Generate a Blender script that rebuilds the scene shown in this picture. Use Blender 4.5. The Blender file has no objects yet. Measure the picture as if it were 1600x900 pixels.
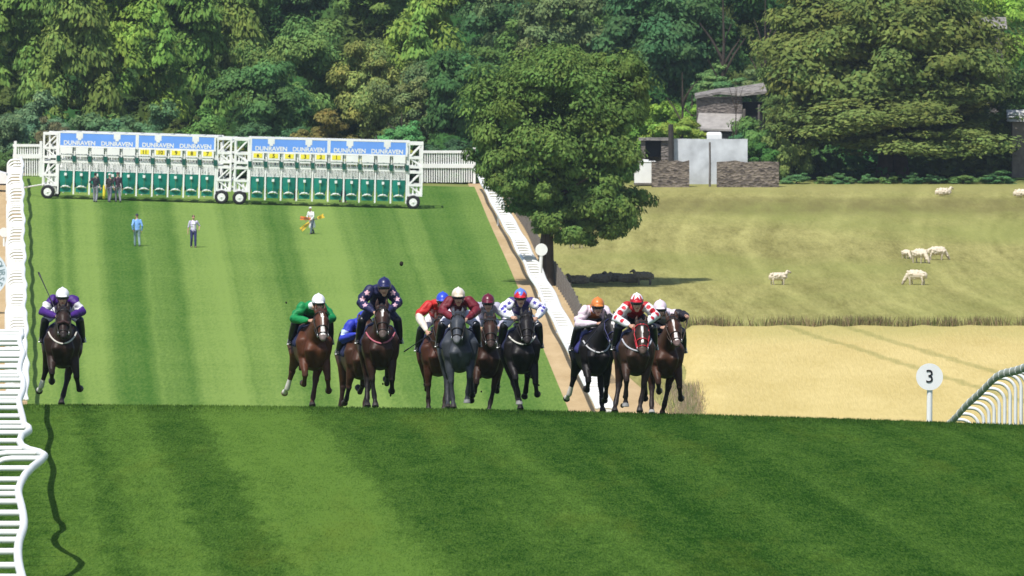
import bpy, math, random
import numpy as np
from mathutils import Vector, Matrix
R = math.radians
rnd = random.Random(7)

# ------------------------------------------------------------------ camera, sky, sun, exposure
S = bpy.context.scene
C = S.collection
CAMZ = 20.0
F = 16000.0                       # focal length in photo pixels (1600 wide)
Y0 = -100.0                       # photo row of eye level
cam = bpy.data.cameras.new('camera')
cam.lens = 360.0; cam.sensor_width = 36.0; cam.sensor_fit = 'HORIZONTAL'
cam.clip_start = 1.0; cam.clip_end = 5000
cam.dof.use_dof = True; cam.dof.focus_distance = 201; cam.dof.aperture_fstop = 13.0
camo = bpy.data.objects.new('camera', cam); C.objects.link(camo)
camo.location = (0, 0, CAMZ); camo.rotation_euler = (R(90) - math.atan((450 - Y0) / F), 0, 0)
S.camera = camo
SUN = Vector((-0.26, -0.47, 0.84)).normalized()       # direction towards the sun
elev = math.asin(SUN.z)
w = bpy.data.worlds.new('World'); S.world = w; w.use_nodes = True
nt = w.node_tree; bg = nt.nodes['Background']
sky = nt.nodes.new('ShaderNodeTexSky'); sky.sky_type = 'NISHITA'; sky.sun_disc = False
sky.sun_elevation = elev; sky.sun_rotation = math.atan2(SUN.x, SUN.y)
nt.links.new(sky.outputs[0], bg.inputs[0]); bg.inputs[1].default_value = 0.125
sl = bpy.data.lights.new('sun', 'SUN'); sl.energy = 4.4; sl.angle = R(0.5); sl.color = (1, .96, .9)
so = bpy.data.objects.new('sun', sl); C.objects.link(so)
so.rotation_euler = SUN.to_track_quat('Z', 'Y').to_euler(); so.location = (-60, 150, 120)
S.view_settings.view_transform = 'Standard'; S.view_settings.look = 'None'
S.view_settings.exposure = 0.18; S.view_settings.gamma = 1.0

HAZE = 0.00007
# ------------------------------------------------------------------ helpers
def lin(r, g, b):
    f = lambda c: (c / 12.92 if c <= .04045 else ((c + .055) / 1.055) ** 2.4)
    return (f(r / 255), f(g / 255), f(b / 255))

class MB:
    """collects shapes for ONE mesh object"""
    def __init__(s): s.v = []; s.f = []; s.n = 0
    def add(s, v, f):
        v = np.asarray(v, float).reshape(-1, 3)
        s.v.append(v); n = s.n
        s.f.extend([tuple(i + n for i in q) for q in f]); s.n += len(v)
        return s
    def box(s, c, size, rz=0.0, m=None):
        x, y, z = [a / 2 for a in size]
        v = np.array([[-x,-y,-z],[x,-y,-z],[x,y,-z],[-x,y,-z],[-x,-y,z],[x,-y,z],[x,y,z],[-x,y,z]])
        if rz:
            cz, sz = math.cos(rz), math.sin(rz)
            v = v @ np.array([[cz, sz, 0], [-sz, cz, 0], [0, 0, 1]])
        return s.add(v + np.array(c), [(3,2,1,0),(4,5,6,7),(0,1,5,4),(1,2,6,5),(2,3,7,6),(3,0,4,7)])
    def tube(s, pts, rad, seg=10, side=(1, 0, 0), cap=True, flat=False):
        P = np.asarray(pts, float); n = len(P)
        rad = [(r, r) if np.isscalar(r) else tuple(r) for r in (rad if hasattr(rad, '__len__') else [rad] * n)]
        rings = []
        T = np.zeros_like(P)
        T[1:-1] = P[2:] - P[:-2]; T[0] = P[1] - P[0]; T[-1] = P[-1] - P[-2]
        T /= np.linalg.norm(T, axis=1)[:, None] + 1e-12
        def ring(p, t, rw, rh):
            sd = np.array(side, float); sd = sd - t * sd.dot(t)
            if np.linalg.norm(sd) < .15:
                sd = np.array((0, 1., .3)); sd = sd - t * sd.dot(t)
            sd /= np.linalg.norm(sd); up = np.cross(t, sd)
            a = np.arange(seg) * 2 * math.pi / seg
            return p + np.outer(np.cos(a) * rw, sd) + np.outer(np.sin(a) * rh, up)
        if cap and not flat:
            for k in (.96, .75, .42):
                c = math.sqrt(1 - k * k)
                rings.append(ring(P[0] - T[0] * min(rad[0]) * k, T[0], rad[0][0] * c, rad[0][1] * c))
        for i in range(n): rings.append(ring(P[i], T[i], *rad[i]))
        if cap and not flat:
            for k in (.42, .75, .96):
                c = math.sqrt(1 - k * k)
                rings.append(ring(P[-1] + T[-1] * min(rad[-1]) * k, T[-1], rad[-1][0] * c, rad[-1][1] * c))
        f = []
        for i in range(len(rings) - 1):
            for j in range(seg):
                k = (j + 1) % seg
                f.append((i*seg+j, i*seg+k, (i+1)*seg+k, (i+1)*seg+j))
        if cap:
            f.append(tuple(range(seg - 1, -1, -1))); L = (len(rings) - 1) * seg
            f.append(tuple(range(L, L + seg)))
        return s.add(np.vstack(rings), f)
    def ball(s, c, r, seg=12, rings=8, lo=-90, rot=None):
        r = (r, r, r) if np.isscalar(r) else r
        v = []; f = []
        la = np.radians(np.linspace(lo, 90, rings + 1))
        for a in la:
            for j in range(seg):
                b = 2 * math.pi * j / seg
                ca = max(math.cos(a), .03)
                v.append((r[0]*ca*math.cos(b), r[1]*ca*math.sin(b), r[2]*math.sin(a)))
        for i in range(rings):
            for j in range(seg):
                k = (j + 1) % seg
                f.append((i*seg+j, i*seg+k, (i+1)*seg+k, (i+1)*seg+j))
        f.append(tuple(range(seg - 1, -1, -1))); f.append(tuple(range(rings*seg, rings*seg + seg)))
        v = np.array(v)
        if rot is not None: v = v @ np.array(rot.to_3x3()).T
        return s.add(v + np.array(c), f)
    def disc(s, c, r, th, seg=32):            # faces -Y
        a = np.arange(seg) * 2 * math.pi / seg
        o = np.stack([np.cos(a) * r, np.zeros(seg), np.sin(a) * r], 1)
        v = np.vstack([o + [0, -th/2, 0], o + [0, th/2, 0]]) + np.array(c)
        f = [tuple(range(seg)), tuple(range(2*seg - 1, seg - 1, -1))]
        for j in range(seg): k = (j+1) % seg; f.append((k, j, seg + j, seg + k))
        return s.add(v, f)
    def mesh(s, name):
        m = bpy.data.meshes.new(name)
        m.from_pydata(np.vstack(s.v).tolist(), [], s.f); m.update()
        return m
    def build(s, name, mat, parent=None, smooth=False, loc=None):
        return obj(name, s.mesh(name), mat, parent, smooth, loc)

def obj(name, me, mat, parent=None, smooth=False, loc=None):
    o = bpy.data.objects.new(name, me); C.objects.link(o)
    if mat and not me.materials: me.materials.append(mat)
    if parent: o.parent = parent
    if smooth: me.polygons.foreach_set('use_smooth', [True] * len(me.polygons))
    if loc is not None: o.location = loc
    return o
def tag(o, label=None, cat=None, group=None, kind=None):
    if label: o['label'] = label
    if cat: o['category'] = cat
    if group: o['group'] = group
    if kind: o['kind'] = kind
    return o
def thing(name, label, cat, loc=(0, 0, 0), rz=0.0, group=None):
    o = bpy.data.objects.new(name, None); C.objects.link(o)
    o.empty_display_size = .2
    o.location = loc; o.rotation_euler = (0, 0, rz)
    return tag(o, label, cat, group)
def share(name, me, parent, loc=(0, 0, 0), rz=0, sc=(1, 1, 1)):
    o = bpy.data.objects.new(name, me); C.objects.link(o); o.parent = parent
    o.location = loc; o.rotation_euler = (0, 0, rz); o.scale = sc
    return o
def remesh(mb, voxel, smooth=3, name='body'):
    me = mb.mesh('tmp'); o = bpy.data.objects.new('tmp', me); C.objects.link(o)
    m = o.modifiers.new('r', 'REMESH'); m.mode = 'VOXEL'; m.voxel_size = voxel
    if smooth:
        m = o.modifiers.new('s', 'SMOOTH'); m.factor = .5; m.iterations = smooth
    dg = bpy.context.evaluated_depsgraph_get()
    out = bpy.data.meshes.new_from_object(o.evaluated_get(dg))
    out.name = name
    bpy.data.objects.remove(o); bpy.data.meshes.remove(me)
    out.polygons.foreach_set('use_smooth', [True] * len(out.polygons))
    return out
def vco(me):
    a = np.empty(len(me.vertices) * 3, np.float32); me.vertices.foreach_get('co', a); return a.reshape(-1, 3).astype(float)
def paint(me, cols):
    at = me.color_attributes.new('Col', 'FLOAT_COLOR', 'POINT')
    c = np.ones((len(me.vertices), 4), np.float32); c[:, :3] = cols
    at.data.foreach_set('color', c.ravel())
def nearest(v, chains):
    """index of nearest chain, arclength t on it, and distance"""
    bi = np.zeros(len(v), int); bd = np.full(len(v), 1e9); bt = np.zeros(len(v))
    for i, P in enumerate(chains):
        P = np.asarray(P, float)
        seg = np.linalg.norm(P[1:] - P[:-1], axis=1); L = seg.sum() + 1e-9; acc = 0
        for a, b, l in zip(P[:-1], P[1:], seg):
            ab = b - a; t = np.clip(((v - a) @ ab) / (ab @ ab + 1e-12), 0, 1)
            d = np.linalg.norm(v - (a + t[:, None] * ab), axis=1)
            m = d < bd
            bd[m] = d[m]; bi[m] = i; bt[m] = (acc + t[m] * l) / L; acc += l
    return bi, bt, bd

# ------------------------------------------------------------------ materials
MATS = {}
def pmat(name, col, rough=.7, noise=0.12, nscale=6.0, bump=0.0, attr=False, spec=.3, metal=0.0, coords='Object', detail=4):
    if name in MATS: return MATS[name]
    m = bpy.data.materials.new(name); m.use_nodes = True; n = m.node_tree.nodes; L = m.node_tree.links
    b = n['Principled BSDF']; b.inputs['Roughness'].default_value = rough; b.inputs['Metallic'].default_value = metal
    b.inputs['Specular IOR Level'].default_value = spec
    tc = n.new('ShaderNodeTexCoord'); nz = n.new('ShaderNodeTexNoise'); nz.inputs['Scale'].default_value = nscale
    nz.inputs['Detail'].default_value = detail; L.new(tc.outputs[coords], nz.inputs['Vector'])
    mr = n.new('ShaderNodeMapRange'); mr.inputs[1].default_value = .25; mr.inputs[2].default_value = .75
    mr.inputs[3].default_value = 1 - noise; mr.inputs[4].default_value = 1 + noise
    L.new(nz.outputs[0], mr.inputs[0])
    mx = n.new('ShaderNodeVectorMath'); mx.operation = 'SCALE'
    if attr:
        a = n.new('ShaderNodeVertexColor'); a.layer_name = 'Col'; L.new(a.outputs[0], mx.inputs[0])
    else: mx.inputs[0].default_value = col
    L.new(mr.outputs[0], mx.inputs['Scale']); L.new(mx.outputs[0], b.inputs['Base Color'])
    if bump:
        bp = n.new('ShaderNodeBump'); bp.inputs['Strength'].default_value = bump; bp.inputs['Distance'].default_value = .02
        L.new(nz.outputs[0], bp.inputs['Height']); L.new(bp.outputs[0], b.inputs['Normal'])
    MATS[name] = m
    return m
WHITE = pmat('white_plastic', (.80, .80, .78), .45, .05, 3)
WPAINT = pmat('white_paint', (.78, .78, .76), .5, .07, 2)
GREYP = pmat('grey_plastic', (.30, .33, .27), .5, .15, 3)
BLACK = pmat('black_rubber', (.018, .018, .02), .7, .2, 8)
LEATHER = pmat('dark_leather', (.012, .012, .016), .4, .2, 10, spec=.5)
NAVYC = pmat('navy_cloth', (.022, .026, .09), .8, .2, 10)
SKIN = pmat('painted_skin', (1, 1, 1), .55, .06, 12, attr=True)
CLOTH = pmat('painted_cloth', (1, 1, 1), .55, .10, 11, bump=1.0, attr=True, spec=.35)
GLOSS = pmat('painted_helmet', (1, 1, 1), .35, .05, 9, attr=True, spec=.5)
COAT = pmat('horse_coat', (1, 1, 1),   .47, .32, 6, bump=.7, attr=True, spec=.20)
STEEL = pmat('bright_steel', (.6, .6, .6), .35, .08, 20, metal=.8)

class NG:
    """tiny node-graph writer"""
    def __init__(s, name):
        s.m = bpy.data.materials.new(name); s.m.use_nodes = True
        s.n = s.m.node_tree.nodes; s.L = s.m.node_tree.links; s.b = s.n['Principled BSDF']
        s.b.inputs['Specular IOR Level'].default_value = 0.0; s.b.inputs['Roughness'].default_value = 1.0
        g = s.n.new('ShaderNodeNewGeometry'); s.pos = g.outputs['Position']
        sp = s.n.new('ShaderNodeSeparateXYZ'); s.L.new(s.pos, sp.inputs[0]); s.x, s.y, s.z = sp.outputs
    def put(s, sock, v):
        if hasattr(v, 'links') or hasattr(v, 'is_output'): s.L.new(v, sock)
        else: sock.default_value = v
    def math(s, op, a, b=0.0, c=None):
        n = s.n.new('ShaderNodeMath'); n.operation = op; s.put(n.inputs[0], a); s.put(n.inputs[1], b)
        if c is not None: s.put(n.inputs[2], c)
        return n.outputs[0]
    def comb(s, x, y, z=0.0):
        n = s.n.new('ShaderNodeCombineXYZ'); s.put(n.inputs[0], x); s.put(n.inputs[1], y); s.put(n.inputs[2], z); return n.outputs[0]
    def noise(s, vec, scale, detail=3, rough=.55):
        n = s.n.new('ShaderNodeTexNoise'); s.L.new(vec, n.inputs['Vector']); n.inputs['Scale'].default_value = scale
        n.inputs['Detail'].default_value = detail; n.inputs['Roughness'].default_value = rough; return n.outputs[0]
    def remap(s, v, a, b, c, d, smooth=False):
        n = s.n.new('ShaderNodeMapRange'); s.put(n.inputs[0], v)
        if smooth: n.interpolation_type = 'SMOOTHSTEP'
        for i, k in enumerate((a, b, c, d)): n.inputs[i + 1].default_value = k
        return n.outputs[0]
    def mix(s, f, a, b):
        n = s.n.new('ShaderNodeMix'); n.data_type = 'RGBA'
        s.put(n.inputs[0], f)
        for sock, v in ((n.inputs[6], a), (n.inputs[7], b)):
            if isinstance(v, tuple): sock.default_value = (*v[:3], 1)
            else: s.L.new(v, sock)
        return n.outputs[2]
    def mul(s, col, f):
        n = s.n.new('ShaderNodeVectorMath'); n.operation = 'SCALE'
        s.put(n.inputs[0], col) if not isinstance(col, tuple) else setattr(n.inputs[0], 'default_value', col[:3])
        s.put(n.inputs['Scale'], f); return n.outputs[0]
    def ramp(s, v, stops):
        n = s.n.new('ShaderNodeValToRGB'); s.L.new(v, n.inputs[0]); e = n.color_ramp.elements
        while len(e) < len(stops): e.new(.5)
        for el, (p, k) in zip(e, stops): el.position = p; el.color = (k, k, k, 1)
        return n.outputs[0]
    def base(s, c): s.L.new(c, s.b.inputs['Base Color']); return s.m
    def bump(s, h, strength=.5, dist=.03):
        n = s.n.new('ShaderNodeBump'); n.inputs['Strength'].default_value = strength; n.inputs['Distance'].default_value = dist
        s.L.new(h, n.inputs['Height']); s.L.new(n.outputs[0], s.b.inputs['Normal'])

# ------------------------------------------------------------------ terrain
KD = np.array([20, 80, 110, 120, 140, 170, 190, 200, 204, 210, 222, 240, 300, 350, 385, 420, 510, 600, 640, 665, 700, 760, 800.])
KZ = np.array([-7.8, -8.25, -8.5, -8.58, -8.75, -8.97, -9.12, -9.32, -9.47, -9.88, -11.5, -13.6, -17.8, -20.1, -20.2, -19.4, -17.4, -15.4, -14.5, -13.2, -9.8, -2, 1.])
def pchip(x):
    h = np.diff(KD); dl = np.diff(KZ) / h; m = np.zeros(len(KD))
    for i in range(1, len(KD) - 1):
        if dl[i-1] * dl[i] > 0:
            w1 = 2*h[i] + h[i-1]; w2 = h[i] + 2*h[i-1]; m[i] = (w1 + w2) / (w1/dl[i-1] + w2/dl[i])
    m[0] = dl[0]; m[-1] = dl[-1]
    x = np.clip(x, KD[0], KD[-1] - 1e-6); i = np.clip(np.searchsorted(KD, x, 'right') - 1, 0, len(KD) - 2)
    t = (x - KD[i]) / h[i]
    return ((1+2*t)*(1-t)**2*KZ[i] + t*(1-t)**2*h[i]*m[i] + t*t*(3-2*t)*KZ[i+1] + t*t*(t-1)*h[i]*m[i+1])
def sst(x, a, b):
    t = np.clip((np.asarray(x, float) - a) / (b - a), 0, 1); return t*t*(3-2*t)
def G(x, d):
    x = np.asarray(x, float); d = np.asarray(d, float)
    z = pchip(d) + CAMZ
    xn = np.clip(x, -14, 14)
    z = z + (-0.02 * xn - 0.0009 * xn * xn) * (1 - sst(d, 215, 330))
    xf = np.clip(x, -32, 6)
    z = z + (-0.026 * (xf + 12)) * sst(d, 520, 585) * (1 - sst(d, 650, 720)) * (1 - sst(x, -4, 6))
    return z
def px2x(px, d): return (px - 800) * d / F
def pt(px, py, d): return (px2x(px, d), d, CAMZ - (py - Y0) * d / F)
def gd(px, py, lo=415., hi=900.):
    """distance at which the far slope shows at that photo pixel"""
    for _ in range(50):
        mid = (lo + hi) / 2
        yy = Y0 + F * (CAMZ - float(G(px2x(px, mid), mid))) / mid
        if yy > py: lo = mid
        else: hi = mid
    return (lo + hi) / 2
def gpt(px, py):
    d = gd(px, py); x = px2x(px, d); return Vector((x, d, float(G(x, d))))
def ground_at(px, py, d=None):
    if d is None: return gpt(px, py)
    x = px2x(px, d); return Vector((x, d, float(G(x, d))))
def XL(d): return -19.9 - .0489 * (d - 420)
def XR(d): return 2.3 - .0228 * (d - 420)
def RAILR(d): return -2.1 + (616 - d) * .0262

def strip(name, mat, lf, rf, ds, nx, lift, kind='structure', jit=0.0, skirt=0.0):
    ds = np.asarray(ds, float); u = np.linspace(0, 1, nx)
    D = np.repeat(ds[:, None], nx, 1)
    l = np.array([lf(d) for d in ds]); r = np.array([rf(d) for d in ds])
    X = l[:, None] + (r - l)[:, None] * u[None, :]
    Z = G(X, D) + lift
    if jit:
        rs = np.random.RandomState(3); Z = Z + rs.uniform(-jit, jit, Z.shape)
    if skirt:
        Z[0] -= skirt; Z[-1] -= skirt; Z[:, 0] -= skirt; Z[:, -1] -= skirt
    v = np.stack([X, D, Z], 2).reshape(-1, 3)
    f = [(i*nx+j, i*nx+j+1, (i+1)*nx+j+1, (i+1)*nx+j) for i in range(len(ds)-1) for j in range(nx-1)]
    o = MB().add(v, f).build(name, mat, smooth=True)
    return tag(o, kind=kind)

# --- turf material: mown stripes that follow the course
def turf_material(name, blades=False):
    g = NG(name)
    U = g.math('ADD', g.x, g.math('MULTIPLY', g.math('SUBTRACT', g.y, 140.0), .052))
    wob = g.noise(g.comb(g.math('MULTIPLY', g.x, .25), g.math('MULTIPLY', g.y, .07)), 1.0, 2)
    U = g.math('ADD', U, g.math('MULTIPLY', g.math('SUBTRACT', wob, .5), .5))
    jit = g.noise(g.comb(g.math('MULTIPLY', g.x, 4.0), g.math('MULTIPLY', g.y, .35)), 1.0, 3, .7)
    U = g.math('ADD', U, g.math('MULTIPLY', g.math('SUBTRACT', jit, .5), .9))
    un = g.remap(U, -8, 14, 0, 1)
    def su(u): return (u + 8) / 22
    near = g.ramp(un, [(0, .30), (su(-6.6), .30), (su(-6.3), .62), (su(-5.6), .60), (su(-5.3), .30), (su(-4.9), .66), (su(-4.3), .70),
        (su(-3.9), .36), (su(-3.3), .40), (su(-2.9), .80), (su(-1.9), .92), (su(-1.1), .80), (su(-.7), .36), (su(.5), .28),
        (su(1.6), .42), (su(2.1), .52), (su(2.6), .26), (su(3.8), .18), (su(4.8), .34), (su(5.6), .20), (su(7), .34), (su(7.8), .18), (su(9), .42), (su(9.6), .24), (su(11), .32), (1, .22)])
    patch = g.noise(g.comb(g.math('MULTIPLY', g.x, .55), g.math('MULTIPLY', g.y, .05)), 1.0, 4, .65)
    streak = g.noise(g.comb(g.math('MULTIPLY', g.x, 2.0), g.math('MULTIPLY', g.y, .30)), 1.0, 6, .75)
    fine = g.noise(g.comb(g.math('MULTIPLY', g.x, 13.0), g.math('MULTIPLY', g.y, .9)), 1.0, 4, .75)
    nf = g.math('ADD', near, g.math('MULTIPLY', g.math('SUBTRACT', patch, .5), .40))
    thin = g.noise(g.comb(g.math('MULTIPLY', U, 1.7), 0.0), 1.0, 3, .7)
    nf = g.math('ADD', nf, g.math('MULTIPLY', g.math('SUBTRACT', thin, .5), .75))
    nf = g.math('ADD', nf, g.math('MULTIPLY', g.math('SUBTRACT', streak, .5), .95))
    nf = g.math('ADD', nf, g.math('MULTIPLY', g.math('SUBTRACT', fine, .5), 1.15))
    grain = g.noise(g.comb(g.math('MULTIPLY', g.x, 36.0), g.math('MULTIPLY', g.y, 2.0)), 1.0, 2, .7)
    nf = g.math('ADD', nf, g.math('MULTIPLY', g.math('SUBTRACT', grain, .5), 1.5))
    nc = g.mix(g.remap(nf, 0, 1, 0, 1), (.014, .050, .007), (.098, .178, .030))
    # far slope
    xl = g.math('ADD', g.math('MULTIPLY', g.math('SUBTRACT', g.y, 420.0), -.0489), -19.9)
    xr = g.math('ADD', g.math('MULTIPLY', g.math('SUBTRACT', g.y, 420.0), -.0228), 2.3)
    wob2 = g.noise(g.comb(g.math('MULTIPLY', g.x, .3), g.math('MULTIPLY', g.y, .06)), 1.0, 3)
    t = g.math('DIVIDE', g.math('SUBTRACT', g.x, xl), g.math('SUBTRACT', xr, xl))
    t = g.math('ADD', t, g.math('MULTIPLY', g.math('SUBTRACT', wob2, .5), .022))
    far = g.ramp(t, [(0, .62), (.03, .70), (.055, .60), (.07, .42), (.085, .62), (.10, .42), (.115, .78), (.15, .84), (.17, .40), (.21, .30), (.235, .26), (.255, .52), (.29, .46),
        (.315, .40), (.34, .72), (.41, .86), (.43, .60), (.47, .70), (.50, .56), (.535, .30), (.56, .36), (.585, .74), (.65, .86), (.68, .62), (.71, .52), (.75, .36), (.80, .44), (.83, .62), (.86, .40), (.93, .30), (.97, .52), (1, .6)])
    pf = g.noise(g.comb(g.math('MULTIPLY', g.x, .22), g.math('MULTIPLY', g.y, .05)), 1.0, 3)
    bandf = g.noise(g.comb(g.math('MULTIPLY', g.x, .12), g.math('MULTIPLY', g.y, .30)), 1.0, 3)
    thf = g.noise(g.comb(g.math('MULTIPLY', t, 34.0), 0.0), 1.0, 3, .7)
    far = g.math('ADD', far, g.math('MULTIPLY', g.math('SUBTRACT', thf, .5), .55))
    ff = g.math('ADD', far, g.math('MULTIPLY', g.math('SUBTRACT', pf, .5), .28))
    ff = g.math('ADD', ff, g.math('MULTIPLY', g.math('SUBTRACT', bandf, .5), .16))
    ff = g.math('ADD', ff, g.math('MULTIPLY', g.math('SUBTRACT', g.noise(g.pos, 2.5, 3, .7), .5), .25))
    ff = g.math('ADD', ff, g.math('MULTIPLY', g.math('SUBTRACT', g.noise(g.comb(g.math('MULTIPLY', g.x, 8.0), g.math('MULTIPLY', g.y, .7)), 1.0, 3, .75), .5), .85))
    fc = g.mix(g.remap(ff, .18, .86, 0, 1), (.046, .120, .018), (.190, .282, .066))
    yel = g.noise(g.comb(g.math('MULTIPLY', g.x, .5), g.math('MULTIPLY', g.y, .05), 3.0), 1.0, 4, .7)
    nc = g.mix(g.remap(yel, .55, .8, 0, .35), nc, (.125, .150, .020))
    col = g.mix(g.remap(g.y, 260, 320, 0, 1), nc, fc)
    g.bump(streak, .25, .05)
    return g.base(col)
TURF = turf_material('mown_turf')

def pasture_material():
    g = NG('dry_pasture')
    n1 = g.noise(g.comb(g.math('MULTIPLY', g.x, .12), g.math('MULTIPLY', g.y, .02)), 1.0, 4, .6)
    n2 = g.noise(g.comb(g.math('MULTIPLY', g.x, .9), g.math('MULTIPLY', g.y, .07)), 1.0, 4, .65)
    # curved tracks left by the mower, running away up the slope
    q = g.math('ADD', g.x, g.math('MULTIPLY', g.math('SUBTRACT', g.y, 470.0), -.055))
    q = g.math('ADD', q, g.math('MULTIPLY', g.math('POWER', g.math('MAXIMUM', g.math('SUBTRACT', 560.0, g.y), 0.0), 1.7), -.0042))
    q = g.math('ADD', q, g.math('MULTIPLY', n1, 2.6))
    ln = g.noise(g.comb(g.math('MULTIPLY', q, .62), 0.0), 1.0, 2)
    f = g.math('ADD', g.math('MULTIPLY', n1, .5), g.math('MULTIPLY', n2, .55))
    f = g.math('ADD', f, g.math('MULTIPLY', g.math('SUBTRACT', ln, .5), .75))
    f = g.math('ADD', f, g.math('MULTIPLY', g.math('SUBTRACT', g.noise(g.comb(g.math('MULTIPLY', g.x, 7.0), g.math('MULTIPLY', g.y, .45)), 1.0, 4, .75), .5), .65))
    f = g.math('ADD', f, g.math('MULTIPLY', g.math('SUBTRACT', g.noise(g.comb(g.math('MULTIPLY', g.x, 1.6), g.math('MULTIPLY', g.y, .16)), 1.0, 4, .7), .5), .35))
    col = g.mix(g.remap(f, .30, .74, 0, 1), (.170, .158, .052), (.375, .350, .128))
    gr = g.noise(g.comb(g.math('MULTIPLY', g.x, .06), g.math('MULTIPLY', g.y, .03), 4.0), 1.0, 3)
    col = g.mix(g.remap(gr, .42, .64, 0, .55), col, (.225, .255, .070))
    # tired, darker belt near the wood and a greener fringe under the wall
    belt = g.math('MULTIPLY', g.remap(g.y, 578, 590, 0, 1, True), g.remap(g.y, 598, 606, 1, 0, True))
    col = g.mix(g.math('MULTIPLY', belt, g.remap(n2, .3, .6, .1, .8)), col, (.15, .135, .05))
    col = g.mix(g.remap(g.y, 604, 616, 0, .6, True), col, (.29, .27, .10))
    col = g.mix(g.remap(g.y, 615, 628, 0, .8, True), col, (.13, .17, .045))
    return g.base(col)
def soil_material(name, a, b, sc=.4):
    g = NG(name)
    n = g.noise(g.comb(g.math('MULTIPLY', g.x, sc * 2), g.math('MULTIPLY', g.y, sc * .35)), 1.0, 5, .65)
    n2 = g.noise(g.pos, 5.0, 4, .7)
    f = g.math('ADD', g.math('MULTIPLY', n, .7), g.math('MULTIPLY', n2, .35))
    return g.base(g.mix(g.remap(f, .3, .75, 0, 1), a, b))
def barley_material():
    g = NG('ripe_barley')
    n = g.noise(g.comb(g.math('MULTIPLY', g.x, .25), g.math('MULTIPLY', g.y, .06)), 1.0, 4, .6)
    n2 = g.noise(g.comb(g.math('MULTIPLY', g.x, 6.0), g.math('MULTIPLY', g.y, .5)), 1.0, 4, .75)
    f = g.math('ADD', g.math('MULTIPLY', n, .55), g.math('MULTIPLY', n2, .5))
    col = g.mix(g.remap(f, .3, .7, 0, 1), (.45, .35, .125), (.63, .51, .225))
    gn = g.math('MULTIPLY', g.remap(g.y, 452, 468, 0, .65, True), g.remap(n, .35, .6, .35, 1))
    col = g.mix(gn, col, (.34, .32, .10))
    # two tramlines left by the sprayer wheels
    for c0, c1 in ((12.6, .165), (15.35, .165)):
        q = g.math('SUBTRACT', g.x, g.math('ADD', c0, g.math('MULTIPLY', g.math('SUBTRACT', 468.0, g.y), c1)))
        q = g.math('ADD', q, g.math('MULTIPLY', g.math('SUBTRACT', n, .5), .6))
        a = g.math('ABSOLUTE', q)
        tr = g.math('MULTIPLY', g.remap(a, .10, .45, .6, 0, True), g.remap(n2, .3, .65, .35, 1))
        col = g.mix(tr, col, (.20, .21, .065))
    g.bump(n2, .5, .2)
    return g.base(col)
def wood_floor():
    g = NG('woodland_floor')
    n = g.noise(g.pos, .35, 5, .65)
    return g.base(g.mix(g.remap(n, .35, .65, 0, 1), (.02, .04, .014), (.06, .095, .028)))
PAST = pasture_material(); DIRT = soil_material('dry_earth', (.36, .25, .125), (.56, .42, .245))
BARLEY = barley_material(); FLOOR = wood_floor()
ds_all = np.concatenate([np.arange(20, 185, 5), np.arange(185, 245, 1), np.arange(245, 420, 5), np.arange(420, 720, 4), np.arange(720, 791, 10)])
strip('ground', PAST, lambda d: -260, lambda d: 260, ds_all, 90, -.06)
strip('hillside', FLOOR, lambda d: -250, lambda d: 250, np.arange(626, 790, 6), 80, .02)
def near_l(d):
    if d < 206: return -19.0
    if d < 420: return -19.0 + (XL(420) + 19.0) * (d - 206) / 214
    return XL(d)
def near_r(d):
    if d < 214: return 19.0
    if d < 420: return 19.0 + (XR(420) - 19.0) * float(sst(d, 214, 420))
    return XR(d)
ds_turf = np.concatenate([np.arange(40, 185, 3), np.arange(185, 230, .75), np.arange(230, 420, 4), np.arange(420, 622, 3)])
strip('racecourse_turf', TURF, near_l, near_r, ds_turf, 60, .015)
strip('dirt_path', DIRT, lambda d: XR(d) - .3, lambda d: RAILR(d) + 2.0 + max(0, (455 - d)) * .035, np.arange(385, 640, 3), 14, -.015)
strip('dirt_verge', DIRT, lambda d: XL(d) - 9, lambda d: XL(d) + .15, np.arange(400, 640, 3), 10, -.02)
def bar_l(d): return 7.45 + .12 * math.sin(d * .3)
strip('barley_field', BARLEY, bar_l, lambda d: 120, np.arange(384, 470.1, 1.0), 160, .45, jit=.05, skirt=.5)

# ------------------------------------------------------------------ foliage
def leaf_material(name, transl=.30):
    m = bpy.data.materials.new(name); m.use_nodes = True; n = m.node_tree.nodes; L = m.node_tree.links
    n.remove(n['Principled BSDF']); out = n['Material Output']
    oi = n.new('ShaderNodeObjectInfo'); a = n.new('ShaderNodeVertexColor'); a.layer_name = 'Col'
    mx = n.new('ShaderNodeMix'); mx.data_type = 'RGBA'; mx.blend_type = 'MULTIPLY'; mx.inputs[0].default_value = 1
    L.new(oi.outputs['Color'], mx.inputs[6]); L.new(a.outputs[0], mx.inputs[7])
    df = n.new('ShaderNodeBsdfDiffuse'); tr = n.new('ShaderNodeBsdfTranslucent'); ms = n.new('ShaderNodeMixShader')
    ms.inputs[0].default_value = transl
    L.new(mx.outputs[2], df.inputs[0]); L.new(mx.outputs[2], tr.inputs[0])
    L.new(df.outputs[0], ms.inputs[1]); L.new(tr.outputs[0], ms.inputs[2]); L.new(ms.outputs[0], out.inputs[0])
    return m
LEAF = leaf_material('leaves')
BARK = pmat('bark', (.055, .042, .032), .9, .35, 3, bump=.5)
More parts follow.
